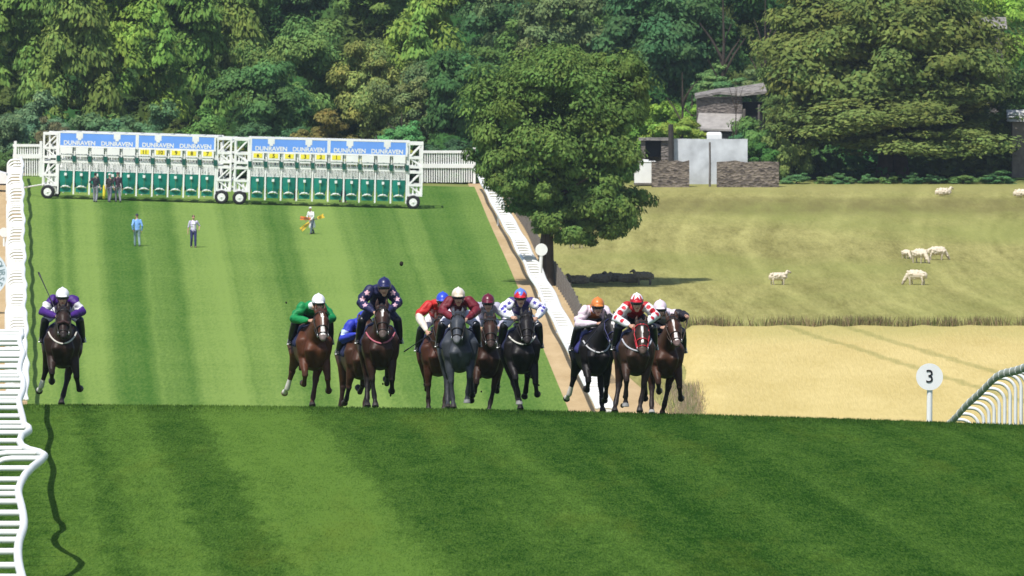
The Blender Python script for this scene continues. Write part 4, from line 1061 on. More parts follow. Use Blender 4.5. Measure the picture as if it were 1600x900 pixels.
def walker(loc, rz, H, label, top, trousers, hat=None, hair=(.03, .022, .018), hand_l=(.30, -.05, .82), hand_r=(-.30, -.05, .82), stride=.16, sleeves=True, lean=0.0, collar=None, group=None, hips=.0, coat=0.0, facing=0.0, shoes=(.02, .02, .022)):
    """standing or walking person, faces -Y before turning; H = height"""
    root = thing('person', label, 'person', loc, rz, group); k = H / 1.78
    P = lambda x, y, z: A(x*k, (y - lean * max(0, z - .9))*k, z*k)
    torso = [P(0, .0, .92), P(0, .0, 1.1), P(0, -.01, 1.30), P(0, .0, 1.44)]
    legs = []
    for sg in (-1, 1):
        f = sg * stride
        legs.append([P(sg*.095, 0, .93), P(sg*.10, -f*.5 - .03, .50), P(sg*.105, -f + (.10 if f < 0 else 0), .09 + (.05 if f < -.1 else 0))])
    arms = []
    for sg, h in ((-1, hand_r), (1, hand_l)):
        sh = P(sg*.185, 0, 1.42); hh = P(*h); mid = (sh + hh)/2; d = hh - sh; L = np.linalg.norm(d); need = math.sqrt(max(0.0, (.30*k)**2 - (L/2)**2))
        el = mid + A(sg*.5, .8, -.15) / np.linalg.norm((.5, .8, .15)) * need
        arms.append([sh, el, hh])
    mb = MB()
    mb.tube(torso, [(.13*k, .09*k), (.125*k, .085*k), (.15*k, .095*k), (.13*k, .07*k)], 12)
    mb.tube([P(0, .01, 1.42), P(0, -.01, 1.56)], [.055*k, .05*k], 10)
    q, M = head_geo(mb, P(0, -.02, 1.66), yaw=facing, s=k)
    for l in legs: mb.tube(l, [.085*k, .055*k, .036*k], 10); mb.tube([l[2], l[2] + A(0, .02, -.04)*k, l[2] + A(0, -.14, -.05)*k], [.036*k, .035*k, .03*k], 8)
    for sg, a in zip((-1, 1), arms):
        mb.tube(a, [.048*k, .038*k, .026*k], 9); d = a[2] - a[1]; hand(mb, a[2], d, (-sg, -.1, .0), 1 if sg > 0 else -1, .5, k)
    me = remesh(mb, .0105, 1); v = vco(me); c = np.tile(A(*SK), (len(v), 1)); face_paint(v, c, q, k)
    if hat is None: 
        pass
    paint(me, c); obj('body', me, SKIN, root)
    mb = MB(); mb.tube(torso, [(.165*k, .125*k), (.155*k, .118*k), (.178*k, .125*k), (.12*k, .075*k)], 14)
    if coat: mb.tube([P(0, 0, 1.0), P(0, .02, .8), P(0, .04, coat)], [(.17*k, .13*k), (.20*k, .16*k), (.24*k, .20*k)], 14)
    for a in arms:
        e = a[1] + (a[2] - a[1]) * (.92 if sleeves else .02)
        mb.tube([a[0], a[1], e], [.068*k, .055*k, .044*k], 10)
    def fn(v, c):
        if collar is not None: m = (np.abs(v[:, 0]) < .05*k) & (v[:, 2] > 1.05*k) & (v[:, 1] < 0); c[m] = collar
    cloth_obj('jacket', mb, .016, top, root, fn=fn, fold=.01)
    mb = MB(); mb.tube([P(0, 0, 1.02), P(0, 0, .90)], [(.155*k, .115*k), (.165*k, .125*k)], 12)
    for l in legs: mb.tube([l[0], l[1], l[2] + A(0, 0, .02)*k], [.10*k, .075*k, .06*k], 10)
    cloth_obj('trousers', mb, .016, trousers, root)
    for l in legs:
        z0 = l[2]; MB().tube([z0 + A(0, .05, -.055)*k, z0 + A(0, -.05, -.05)*k, z0 + A(0, -.17, -.065)*k], [(.042*k, .045*k), (.045*k, .04*k), (.035*k, .025*k)], 10).build('shoe', pmat('shoe%d' % int(shoes[0]*100), shoes, .6, .1, 8), root, smooth=True)
    mb = MB(); cc = q(0, .02, .035)
    if hat is not None:
        mb.ball(cc, (.088*k, .108*k, .098*k), 14, 7, lo=-8, rot=M); mb.ball(q(0, -.105, .045), (.065*k, .06*k, .012*k), 10, 6, rot=M)
        cloth_obj('cap', mb, .012, hat, root)
    else:
        mb.ball(cc, (.083*k, .102*k, .092*k), 14, 7, lo=-12, rot=M); mb.ball(q(0, .05, -.0), (.074*k, .062*k, .08*k), 12, 8, rot=M)
        cloth_obj('hair', mb, .012, hair, root)
    return root
walker(gpt(214, 385), R(190), 1.74, 'person in light blue top and grey green trousers strolling on the turf', (.20, .40, .78), (.20, .29, .31), hat=(.03, .035, .06), hand_r=(-.26, -.05, .86), hand_l=(.24, .12, .92), stride=.10, lean=.04, shoes=(.05, .06, .07))
walker(gpt(302, 387), R(8), 1.74, 'person in pale lilac shirt and navy trousers walking on the turf', (.55, .50, .66), (.035, .035, .13), hand_r=(-.30, .02, .84), hand_l=(.30, -.12, 1.0), stride=.05, sleeves=False, collar=(.8, .78, .8))
wp = gpt(487, 366)
fl = walker(wp, R(-35), 1.50, 'person bending forward in white coat and hood carrying coloured flags', (.78, .77, .78), (.10, .13, .17), hat=(.8, .8, .8), hand_r=(-.22, -.34, .92), hand_l=(.20, -.36, .95), stride=.24, lean=.18, coat=.52)
HL = 'handlers at the starting gates'
walker(gpt(149, 316), R(160), 1.72, 'person in black top and grey trousers, leftmost before the gate', (.02, .02, .026), (.24, .24, .28), hair=(.02, .018, .015), hand_l=(.26, -.14, 1.02), stride=.05, sleeves=False, group=HL)
walker(gpt(171, 316), R(150), 1.66, 'person in black and orange vest beside the gate with yellow kit', (.03, .025, .025), (.16, .16, .21), hat=(.65, .62, .6), hand_r=(-.3, -.06, .84), stride=.07, sleeves=False, collar=(.6, .14, .05), group=HL)
walker(gpt(184, 316), R(200), 1.74, 'heavily built person in dark maroon top, rightmost of the three at the gate', (.045, .025, .04), (.22, .22, .25), hat=(.10, .02, .04), hand_l=(.24, -.12, 1.0), stride=.06, group=HL)
for px, py, lab, rz in [(252, 308, 'person mostly hidden behind the stall doors of the left gate', 10), (461, 317, 'person hidden behind the stall doors near the left end of the right gate', -15), (536, 320, 'person striding behind the stall doors in the middle of the right gate', 25)]:
    p = gpt(px, py - 2); p = ground_at(px, 0, p.y + .9)
    walker(p, R(rz), 1.70, lab, (.02, .03, .05), (.015, .02, .035), hat=(.02, .03, .04), stride=.12, group=HL)
# things the walkers hold
def held_flag(loc, a, b, w_, col, label):
    b_, a_ = A(*b), A(*a); d = b_ - a_; L = np.linalg.norm(d); n = A(0, -.15, 1.0); n -= d/L * n.dot(d/L); n /= np.linalg.norm(n)
    root = thing('flag', label, 'flag', loc, 0, 'coloured flags carried across the turf')
    MB().tube([tuple(a_ - d/L*.25), tuple(b_)], .016, 6).build('stick', WOOD, root)
    V = []; m = 7
    for i in range(m):
        t = i/(m-1); p = a_ + d*(.15 + .85*t)
        for sgn in (-1, 1): V.append(p + n*sgn*w_*(.55 + .45*t)*.5 + A(0, .035*math.sin(t*7 + sgn), 0))
    o = MB().add(V, [(2*i, 2*i+1, 2*i+3, 2*i+2) for i in range(m-1)]).build('cloth', pmat('flag_' + label.split()[0], col, .7, .1, 4), root)
    md = o.modifiers.new('thick', 'SOLIDIFY'); md.thickness = .012
wv = Vector(wp)
held_flag(wv, (.05, -.2, .84), (-.62, -.25, .90), .22, (.85, .22, .05), 'orange flag pointing left from the white coated walker')
held_flag(wv, (-.05, -.28, .72), (-.58, -.3, .25), .26, (.85, .55, .05), 'yellow flag pointing down from the white coated walker')
held_flag(wv, (.25, -.1, .86), (.66, -.1, 1.02), .24, (.86, .50, .04), 'yellow flag pointing up right behind the white coated walker')
p = gpt(163, 315); o = MB().tube([(0, 0, .15), (.01, 0, .5), (0, 0, .86)], [.07, .09, .05], 9).build('equipment_bag', YEL, smooth=True); o.location = p + Vector((-.02, -.12, .05))
tag(o, 'yellow kit bag hanging beside the vest wearing handler', 'bag')

# ------------------------------------------------------------------ racehorses
FRONT = {'stance': (-6, -6, 24), 'straight': (8, 2, 26), 'fold': (40, -50, -98), 'lift': (14, -34, -96), 'reach': (36, 24, 12), 'low': (40, -22, -8), 'knee': (40, -42, -70), 'back': (-16, -34, -70)}
HIND = {'under': (4, -24, -46), 'trail': (44, 26, 64), 'lift': (30, 62, 116), 'push': (40, 12, 10), 'swing': (16, 4, 30)}
TACKM = {}
def colmat(name, col, rough=.5): return pmat(name, col, rough, .12, 8)
def horse(px, d, label, coat, points, cfg, group):
    """racehorse at full stretch, faces -Y; returns root and the scene data a rider needs"""
    sc = cfg.get('s', 1.0) * 1.04; d = d + 1.6; hdx = cfg.get('hdx', 0.0); hdz = cfg.get('hdz', 0.0); yaw = cfg.get('yaw', 0.0); roll = cfg.get('roll', 0.0); pit = cfg.get('pitch', 0.0)
    seed = int(px); r = random.Random(seed)
    mb = MB(); chains = []; names = []
    def ch(nm, pts, rad, seg=12, side=(1, 0, 0)):
        pts = [A(*p) for p in pts]; chains.append(pts); names.append(nm); mb.tube(pts, rad, seg, side)
    ch('trunk', [(0, -.62, 1.13), (0, -.46, 1.10), (0, -.2, 1.07), (0, .15, 1.08), (0, .5, 1.18), (0, .8, 1.25), (0, 1.0, 1.22), (0, 1.12, 1.16)],
       [(.20, .24), (.27, .36), (.305, .41), (.335, .40), (.32, .35), (.31, .32), (.25, .27), (.14, .17)], 26)
    ch('trunk', [(0, -.42, 1.40), (0, -.1, 1.46), (0, .25, 1.40)], [(.11, .10), (.09, .10), (.12, .1)], 12)
    for sg in (-1, 1):
        ch('trunk', [(sg*.15, -.28, 1.38), (sg*.215, -.46, 1.22), (sg*.205, -.46, 1.04), (sg*.185, -.38, .90)], [.13, .155, .13, .105], 16)
        ch('trunk', [(sg*.095, -.66, 1.22), (sg*.125, -.76, 1.08), (sg*.095, -.68, .95), (sg*.06, -.50, .83), (sg*.05, -.2, .76)], [.09, .112, .10, .10, .09], 14)
        ch('trunk', [(sg*.16, .68, 1.30), (sg*.21, .76, 1.14), (sg*.24, .52, .98)], [.19, .21, .15], 16)
    # neck and head
    poll = A(hdx, -1.18, 1.78 + hdz)
    ch('neck', [(0, -.40, 1.30), (hdx*.25, -.70, 1.43 + hdz*.3), (hdx*.65, -.95, 1.60 + hdz*.7), tuple(poll + A(0, .03, -.06))], [(.205, .32), (.155, .245), (.125, .19), (.105, .14)], 20)
    HM = Matrix.Rotation(yaw, 3, 'Z') @ Matrix.Rotation(roll, 3, 'Y') @ Matrix.Rotation(R(0) + pit, 3, 'X')
    fd = Vector((0, -.70, -.714)); fd.normalize()                      # poll -> muzzle in the head frame
    ud = Vector((0, -.714, .70))                                     # out of the forehead
    HS = 1.20
    def hp(x, t, o=0.0):
        x *= HS * 1.04; o *= HS; t = t if t < 0 else t                                              # side, along face 0..1, out of the face
        return A(*(HM @ (Vector((x, 0, 0)) + fd * (.60 * t * (HS if t < 0 else 1.06)) + ud * o))) + poll
    hs = tuple(HM @ Vector((1, 0, 0)))
    ch('head', [hp(0, -.04), hp(0, .12), hp(0, .30), hp(0, .52), hp(0, .74), hp(0, .90), hp(0, .98)],
       [tuple(q*HS*1.02 for q in w_) for w_ in ((.075, .09), (.098, .115), (.108, .120), (.084, .098), (.063, .074), (.066, .070), (.048, .046))], 18, hs)
    for sg in (-1, 1):
        ch('head', [hp(sg*.055, .24, -.09), hp(sg*.05, .40, -.085)], [.092, .07], 12)        # jowl
        ch('head', [hp(sg*.085, .255, .035), hp(sg*.08, .31, .045)], [.032, .026], 8)          # brow
        ch('head', [hp(sg*.047, .90, .03), hp(sg*.043, .95, .02)], [.026, .024], 8)            # nostril
        ears = [hp(sg*.055, .02, .01), hp(sg*.075, -.10, .02 + cfg.get('ear', 0)*.05), hp(sg*.072, -.20, .05 + cfg.get('ear', 0)*.09), hp(sg*.062, -.285, .06 + cfg.get('ear', 0)*.12)]
        ch('ear', ears, [(.036, .03), (.042, .028), (.034, .02), (.010, .01)], 9, hs)
    # legs
    legs = {}
    for key, tab in (('fl', FRONT), ('fr', FRONT), ('hl', HIND), ('hr', HIND)):
        pose, xo = cfg[key]; sg = -1 if key[1] == 'l' else 1; xo *= 1.28 if pose in ('lift', 'fold', 'trail', 'back', 'swing') else 1.0; a = [R(q) for q in tab[pose]]
        if key[0] == 'f':
            e = A(sg*.205, -.40, .94); Ls = (.43, .31, .135); dirs = [A(0, -math.sin(q), -math.cos(q)) for q in a]
        else:
            e = A(sg*.235, .46, .97); Ls = (.50, .37, .14); dirs = [A(0, math.sin(q), -math.cos(q)) for q in a]
        xs = [sg*.205 + (xo - sg*.205)*t for t in (.45, .85, 1.0)]; p = e; pts = [e]
        for L, dv, xx in zip(Ls, dirs, xs): p = p + dv * L; p = A(xx, p[1], p[2]); pts.append(p)
        hoof_d = dirs[2] * .8 + A(0, -.1, -.25) * (1 if pts[3][2] < .35 and dirs[2][2] < -.5 else .1); hoof_d /= np.linalg.norm(hoof_d)
        hf = pts[3] + hoof_d * .085
        if key[0] == 'f':
            up = e + A(0, -.0, .12); m1 = (e + pts[1])/2 + A(0, -.015, 0); c1 = (pts[1] + pts[2])/2
            ch(key, [up, e, m1, pts[1] + A(0, 0, .05), pts[1], pts[1]*.8 + pts[2]*.2, c1, pts[2], pts[2]*.45 + pts[3]*.55, pts[3]],
               [.125, .108, .086, .060, .064, .047, .042, .054, .040, .050], 14)
        else:
            up = e + A(-sg*.02, .16, .14); m1 = (e + pts[1])/2 + A(0, .02, 0); c1 = (pts[1] + pts[2])/2
            ch(key, [up, e, m1, pts[1] + A(0, .01, .05), pts[1], pts[1]*.8 + pts[2]*.2, c1, pts[2], pts[2]*.45 + pts[3]*.55, pts[3]],
               [.19, .15, .102, .068, .070, .053, .046, .056, .041, .052], 14)
        chains.append([pts[3] + hoof_d*.02, hf]); names.append('hoof' + key)
        mb.tube([pts[3] - hoof_d*.015, pts[3] + hoof_d*.03, hf], [.052, .062, .076], 12, flat=True)
        legs[key] = (pts, hf)
    low = min(h[1][2] for h in legs.values()) - .02
    me = remesh(mb, .0155, 7); v = vco(me)
    if sc != 1: pass
    bi, bt, bd = nearest(v, chains)
    nm = np.array(names)[bi]
    ed_ = np.empty(len(me.edges)*2, np.int32); me.edges.foreach_get('vertices', ed_); ed_ = ed_.reshape(-1, 2)
    wt = np.where((nm == 'trunk'), .5, np.where(nm == 'neck', .45, 0.0)); wt[np.isin(nm, ['fl', 'fr', 'hl', 'hr']) & (bt < .22)] = .5; wt = wt[:, None]
    deg = np.bincount(ed_.ravel(), minlength=len(v))[:, None].clip(1)
    for it in range(14): wt = np.minimum(wt, .5*wt + .5*(np.bincount(ed_[:, 0], wt[ed_[:, 1], 0], len(v)) + np.bincount(ed_[:, 1], wt[ed_[:, 0], 0], len(v)))[:, None]/deg)
    for it in range(24):
        acc = np.stack([np.bincount(ed_[:, 0], v[ed_[:, 1], k], len(v)) + np.bincount(ed_[:, 1], v[ed_[:, 0], k], len(v)) for k in range(3)], 1)
        v = v + (acc/deg - v)*wt
    me.vertices.foreach_set('co', v.astype(np.float32).ravel()); me.update()
    col = np.tile(A(*coat)*.62, (len(v), 1))
    # slight dappling of the coat and dark points
    col *= (1 + .12*np.sin(v[:, 2:3]*9 + v[:, 0:1]*7)*np.sin(v[:, 1:2]*6 + seed))
    pc = A(*points)
    for k_ in ('fl', 'fr', 'hl', 'hr'):
        m = nm == k_; t = sst(bt[m], .42, .62)[:, None]; col[m] = col[m]*(1-t) + pc*t
        m = nm == 'hoof' + k_; col[m] = cfg.get('hoofcol', {}).get(k_, (.035, .03, .028))
    hn = (nm == 'head') | (nm == 'ear')
    ed = np.array([hp(0, t) for t in (0, 1)]); ax = (ed[1]-ed[0])/np.linalg.norm(ed[1]-ed[0]); tt = ((v - ed[0]) @ ax)/.636
    lx = (v - ed[0]) @ A(*hs); lo_ = (v - ed[0]) @ A(*(HM @ ud))
    m = hn; t = sst(tt[m], .72, .98)[:, None]; mz = A(*cfg.get('muzzle', (.025, .02, .02))); col[m] = col[m]*(1-t*.8) + mz*t*.8
    for sg in (-1, 1):
        col[np.linalg.norm(v - hp(sg*.056, .935, .058), axis=1) < .020] = (.008, .006, .006)       # nostril hollow
        m = np.linalg.norm(v - hp(sg*.072, -.12, .055), axis=1) < .03; col[m] *= .35              # ear hollow
    for (t0, t1, w0, w1, xo) in cfg.get('blaze', []):
        u = (tt - t0)/(t1 - t0); m = hn & (u > 0) & (u < 1) & (np.abs(lx - xo) < w0 + (w1-w0)*u) & (lo_ > .02); col[m] = (.72, .68, .64)
    for k_, lv in cfg.get('socks', {}).items():
        m = (nm == k_) & (bt > lv); col[m] = (.66, .62, .57)
    for k_ in cfg.get('bandage', []):
        m = (nm == k_) & (bt > .56) & (bt < .88); col[m] = (.012, .012, .014)
    paint(me, col); me.materials.append(COAT)
    x = px2x(px, d)
    root = thing('racehorse', label, 'horse', (0, 0, 0), R(2.9) + cfg.get('heading', 0.0), group); root.scale = (sc, sc, sc)
    Mz = Matrix.Rotation(root.rotation_euler.z, 3, 'Z')
    best = -9
    for kk, (p_, hf) in legs.items():
        q = Mz @ (Vector(hf) * sc); best = max(best, float(G(x + q.x, d + q.y)) - q.z + .055)
    root.location = (x, d, best - .025 + cfg.get('air', 0.0))
    share('body', me, root)
    bvh = BVHTree.FromPolygons([tuple(c) for c in v], [tuple(p.vertices) for p in me.polygons])
    for sg in (-1, 1):
        MB().ball(hp(sg*.098, .285, .038), .021, 10, 8).build('eye', pmat('horse_eye', (.012, .008, .006), .08, .05, 5, spec=.8), root, smooth=True)
    # mane, forelock, tail
    hairm = colmat('hair_%d' % seed, cfg.get('hair', (.012, .010, .010)), .55)
    m = MB(); npts = [(0, -.30, 1.54), (hdx*.25, -.62, 1.64 + hdz*.3), (hdx*.6, -.88, 1.76 + hdz*.7), (hdx, -1.06, 1.87 + hdz), (hdx, -1.15, 1.89 + hdz)]
    m.tube(npts, [(.03, .05), (.045, .07), (.045, .07), (.04, .06), (.03, .03)], 9)
    for i in range(16):
        t = i/15*3.4; j = min(int(t), 3); f = t - j; b = A(*npts[j])*(1-f) + A(*npts[j+1])*f; sd = 1 if seed % 2 else -1
        m.tube([b, b + A(sd*(.06+.02*r.random()), .05, -.04), b + A(sd*(.10+.02*r.random()), .10, -.15 - .05*r.random())], [.022, .018, .006], 5)
    m.build('mane', hairm, root, smooth=True)
    m = MB()
    for i in range(5): m.tube([hp((i-2)*.016, -.06, .07), hp((i-2)*.02, .06, .115), hp((i-2)*.024 + r.uniform(-.01, .01), .2 + .05*r.random(), .115)], [.016, .014, .004], 5)
    m.build('forelock', hairm, root, smooth=True)
    m = MB(); tl = [(0, 1.2, 1.26), (.02, 1.42, 1.22), (.03*(-1)**seed, 1.62, .98), (.05*(-1)**seed, 1.72, .62)]
    m.tube(tl, [(.05, .05), (.07, .07), (.09, .08), (.03, .03)], 9).build('tail', hairm, root, smooth=True)
    # bridle: noseband, browband, cheek straps and bit
    bm_ = colmat('bridle_%d' % seed, cfg.get('bridle', (.02, .016, .014)), .45); m = MB()
    def ring(t, ax_, bx, oc, rr, n=18):
        pts = []
        for j in range(n + 1):
            a = j/n*2*math.pi; pts.append(hp(ax_*math.cos(a), t, oc + bx*math.sin(a)))
        m.tube(pts, rr*1.15, 6)
    ring(.60, .084, .099, 0, .011); ring(.10, .103, .122, .0, .011); ring(.84, .073, .080, 0, .009)
    for sg in (-1, 1):
        m.tube([hp(sg*.10, .08, .02), hp(sg*.115, .3, -.01), hp(sg*.094, .58, .0), hp(sg*.074, .83, .0)], .010, 6)
    br = m.build('bridle', bm_, root, smooth=True)
    m = MB()
    for sg in (-1, 1):
        a = np.arange(11)*2*math.pi/10; m.tube([hp(sg*.082, .85 + .05*math.cos(q), .0 + .028*math.sin(q)) for q in a], .007, 5)
    m.tube([hp(-.08, .86, -.01), hp(.08, .86, -.01)], .008, 6).build('bit', STEEL, br, smooth=True)
    if 'sheepskin' in cfg:
        MB().tube([hp(-.07, .58, .085), hp(0, .58, .12), hp(.07, .58, .085)], [.03, .04, .03], 8).build('noseband_roll', colmat('roll_%d' % seed, cfg['sheepskin'], .9), root, smooth=True)
    # breast girth hugging the chest
    if 'girth' in cfg:
        zb, zt, gc = cfg['girth']; pts = []
        for i in range(23):
            u = (i - 11)/11; gx = .285*math.sin(u*1.45); gz = zb + (zt - zb)*abs(u)**1.8
            h = bvh.ray_cast(Vector((gx, -1.9, gz)), Vector((0, 1, 0)))
            if abs(u) < .99:
                loc = None
                o_ = Vector((gx, -1.02, gz)); hh = bvh.ray_cast(o_, Vector((0, 1, 0)))
                if hh[0] is not None and hh[0].y < -.1: pts.append(A(gx, hh[0].y - .012, gz))
        if len(pts) > 3: MB().tube(pts, [(.017, .017)] * len(pts), 7).build('breast_girth', colmat('girth_%d' % seed, gc, .7), root, smooth=True)
    # saddle cloth draped over the back, saddle and girth
    m = MB(); V = []; nx = 17; ys = (-.22, 0, .22, .44)
    for y in ys:
        for j in range(nx):
            a = R(-128 + 256*j/(nx-1)); dx, dz = math.sin(a), math.cos(a); o_ = Vector((0, y, 1.16)); h = bvh.ray_cast(o_ + Vector((dx, 0, dz))*.9, Vector((-dx, 0, -dz)))
            rad = (h[0] - o_).length + .022 if h[0] is not None else .35
            if abs(a) > 2.0: rad *= 1.0
            V.append((dx*rad*1.04, y, 1.16 + dz*rad))
    Fq = [(i*nx+j, i*nx+j+1, (i+1)*nx+j+1, (i+1)*nx+j) for i in range(len(ys)-1) for j in range(2, nx-3)]
    o = m.add(V, Fq).build('saddle_cloth', colmat('cloth_%d' % seed, cfg.get('cloth', (.02, .024, .07)), .8), root, smooth=True)
    md = o.modifiers.new('thick', 'SOLIDIFY'); md.thickness = .02; md.offset = 1
    MB().tube([(0, -.12, 1.60), (0, .1, 1.565), (0, .33, 1.60)], [(.10, .035), (.13, .04), (.14, .05)], 12).build('saddle', LEATHER, root, smooth=True)
    return root, dict(bit=[hp(-.085, .86, 0), hp(.085, .86, 0)], bridle=br, bm=bm_, root=root, sc=sc)

def star_mask(v, c, n, rad):
    """five pointed star on a surface, centre c, normal n"""
    n = n/np.linalg.norm(n); up = A(0, 0, 1) - n*n[2]; up /= np.linalg.norm(up); sd = np.cross(up, n); q = v - c
    a, b, e = q @ sd, q @ up, np.abs(q @ n); ang = np.arctan2(a, b); rr = np.hypot(a, b)
    k = 2*math.pi/5; t = np.abs((ang + k/2) % k - k/2)/(k/2); lim = rad*(1 - .55*t)
    return (rr < lim) & (e < .08)
def jockey(H, label, cfg, group):
    """crouching rider in the horse's own frame"""
    hroot, hd_ = H['root'], H
    dx, dz, hx, hy, hz = cfg.get('dx', 0), cfg.get('dz', 0) - .08, cfg.get('hx', 0), cfg.get('hy', 0), cfg.get('hz', 0)
    root = thing('person', label, 'jockey', hroot.location, hroot.rotation_euler.z, group); root.scale = hroot.scale
    pel = A(dx*.4, .42, 1.79 + dz*.4); wst = A(dx*.6, .24, 1.93 + dz*.75); che = A(dx, .0, 2.0 + dz); shc = A(dx, -.16, 2.03 + dz)
    hc = A(dx + hx, -.42 + hy, 2.09 + dz + hz)
    torso = [pel, wst, che, shc]
    arms = []
    el = cfg.get('elbow', ((-.37, -.26, 1.80), (.37, -.26, 1.80))); hn = cfg.get('hands', ((-.11, -.66, 1.70), (.11, -.66, 1.70)))
    for k, sg in enumerate((-1, 1)): arms.append([A(dx + sg*.185, -.15, 2.02 + dz), A(*el[k]) + A(dx, 0, dz), A(*hn[k]) + A(dx*.6, 0, dz*.4)])
    legs = []
    for sg in (-1, 1):
        hip = pel + A(sg*.11, 0, -.02); kn = A(sg*.325, -.10, 1.585 + dz*.1); an = A(sg*.385, .26, 1.22); legs.append([hip, kn, an])
    mb = MB()
    mb.tube(torso, [(.13, .10), (.11, .085), (.135, .095), (.12, .07)], 12)
    mb.tube([shc + A(0, -.0, .0), hc + A(0, .05, -.07)], [.055, .05], 10)
    HQ = 1.22; q, M = head_geo(mb, hc, cfg.get('yaw', 0), cfg.get('pitch', R(8)), cfg.get('roll', 0), HQ)
    for l in legs: mb.tube(l, [.085, .06, .038], 10)
    for sg, a in zip((-1, 1), arms):
        mb.tube(a, [.045, .038, .026], 9)
        fw = a[2] - a[1]; hand(mb, a[2], fw, (-sg*.75, .1, -.65), -1 if sg > 0 else 1, 1.15)
    me = remesh(mb, .0088, 1); v = vco(me); c = np.tile(A(*cfg.get('skin', SK)), (len(v), 1)); face_paint(v, c, q, HQ)
    paint(me, c); obj('body', me, SKIN, root)
    # silks
    body_c, slv = cfg['silk'], cfg.get('sleeve', cfg['silk'])
    mb = MB(); mb.tube([pel + A(0, -.02, .03), wst, che, shc, shc + A(0, -.05, .02)], [(.16, .12), (.17, .13), (.21, .14), (.19, .11), (.085, .07)], 18)
    r = random.Random(int(H['root'].location.x*100) + 5)
    for a in arms:
        m1 = (a[0] + a[1])/2; m2 = (a[1]*.45 + a[2]*.55); end = a[1]*.12 + a[2]*.88
        mb.tube([a[0], m1, a[1], m2, end], [.105, .096, .088, .076, .046], 14)
        for j in range(5):                                # puffs of billowing silk
            t = r.uniform(.15, .85); p = a[0]*(1-t)+a[1]*t; mb.ball(p + A(r.uniform(-.02, .02), .03, r.uniform(-.03, .03)), r.uniform(.08, .10), 8, 6)
    chains = [torso] + [[a[0], a[1]] for a in arms] + [[a[1], a[2]] for a in arms]
    def fn(v, c):
        bi, bt, bd = nearest(v, chains)
        for k in (1, 2): c[(bi == k) & (bt > .02)] = slv
        for k in (3, 4): c[bi == k] = cfg.get('lower', slv)
        if 'band' in cfg:
            b0, b1, bc = cfg['band']
            for k in (1, 2): c[(bi == k) & (bt > b0) & (bt < b1)] = bc
        if 'panel' in cfg:
            w_, pc = cfg['panel']; m = (bi == 0) & (np.abs(v[:, 0] - dx) < w_) & (v[:, 1] < .05); c[m] = pc
        if 'yoke' in cfg:
            m = (bi == 0) & (v[:, 2] > che[2] + .0); c[m] = cfg['yoke']
        for k, a in enumerate(arms):
            for (t, off, rad, colr, shape) in cfg.get('marks', []):
                p = a[0]*(1-t) + a[1]*t if t <= 1 else a[1]*(2-t) + a[2]*(t-1)
                n_ = A(off * (1 if k else -1), -.9, .25); n_ /= np.linalg.norm(n_); pc_ = p + n_*.075
                m = (star_mask(v, pc_, n_, rad) if shape == 'star' else (np.linalg.norm(v - pc_, axis=1) < rad)) & (bi > 0); c[m] = colr
        m = np.linalg.norm(v - (shc + A(0, -.06, .03)), axis=1) < .09; c[m] = cfg.get('collar', body_c)
    cloth_obj('silks', mb, .0125, body_c, root, fn=fn, smooth=2, fold=.013)
    mb = MB(); mb.tube([wst*.3 + pel*.7, pel, pel + A(0, .07, -.05)], [(.145, .12), (.165, .14), (.13, .11)], 14)
    for l in legs: mb.tube([l[0], (l[0]+l[1])/2, l[1], l[1]*.75 + l[2]*.25], [.115, .098, .078, .066], 12)
    cloth_obj('breeches', mb, .013, cfg.get('breeches', (.72, .72, .74)), root, fold=.006)
    for sg, l in zip((-1, 1), legs):
        mb = MB(); a = l[1]*1.0 + l[2]*.0 + A(0, .02, .0); toe = l[2] + A(sg*.02, -.15, -.05)
        mb.tube([a, (l[1]+l[2])/2, l[2]], [.086, .078, .055], 14).tube([l[2] + A(0, .05, -.03), l[2] + A(0, -.03, -.03), toe], [.045, .046, .03], 10)
        bo = cloth_obj('boot', mb, .012, cfg.get('boot', (.012, .012, .014)), root, mat=GLOSS)
        s_ = l[2] + A(0, -.05, -.06)
        MB().tube([s_ + A(-.065, 0, 0), s_ + A(.065, 0, 0)], .012, 6).tube([s_ + A(-.065, 0, 0), s_ + A(-.04, 0, .12), s_ + A(0, 0, .17), s_ + A(.04, 0, .12), s_ + A(.065, 0, 0)], .009, 6).build('stirrup', STEEL, bo, smooth=True)
    # helmet with cloth cap, peak and band; goggles
    mb = MB(); cc = q(0, .012, .045); mb.ball(cc, (.107*HQ, .135*HQ, .118*HQ), 20, 10, lo=-14, rot=M)
    mb.ball(q(0, -.125, .048), (.082*HQ, .055*HQ, .013*HQ), 12, 6, rot=M); mb.ball(q(0, .012, .166), .014*HQ, 8, 6)
    capc, cap2 = cfg['cap'], cfg.get('cap2')
    Mi = np.array(M.inverted())
    def fh(v, c):
        l = (v - cc) @ Mi.T / HQ; ang = np.arctan2(l[:, 0], -l[:, 1])
        if cap2 and cfg.get('capmark') == 'star':
            k = 2*math.pi/6; t = np.abs((ang + k/2) % k - k/2)/(k/2); m = l[:, 2] > .02 + .07*t; c[m] = cap2
        elif cap2 and cfg.get('capmark') == 'band': c[(l[:, 2] > -.03) & (l[:, 2] < .0)] = cap2
        elif cap2 and cfg.get('capmark') == 'quarter':
            m = (l[:, 2] > .085 - .14*np.abs(np.abs(ang) - .0)) & (np.abs(ang) < 1.2) & (l[:, 2] > .035) & (np.abs(np.abs(ang) - .55) > .22*(1 - l[:, 2]*5)); c[m] = cap2; c[l[:, 2] > .095] = cap2
    cloth_obj('helmet', mb, .0095, capc, root, mat=GLOSS, smooth=1, fn=fh)
    g = MB(); g.tube([q(-.085, -.03, .022), q(-.062, -.088, .022), q(0, -.108, .022), q(.062, -.088, .022), q(.085, -.03, .022)], [(.02*HQ, .028*HQ)]*5, 8, side=(0, 1, 0))
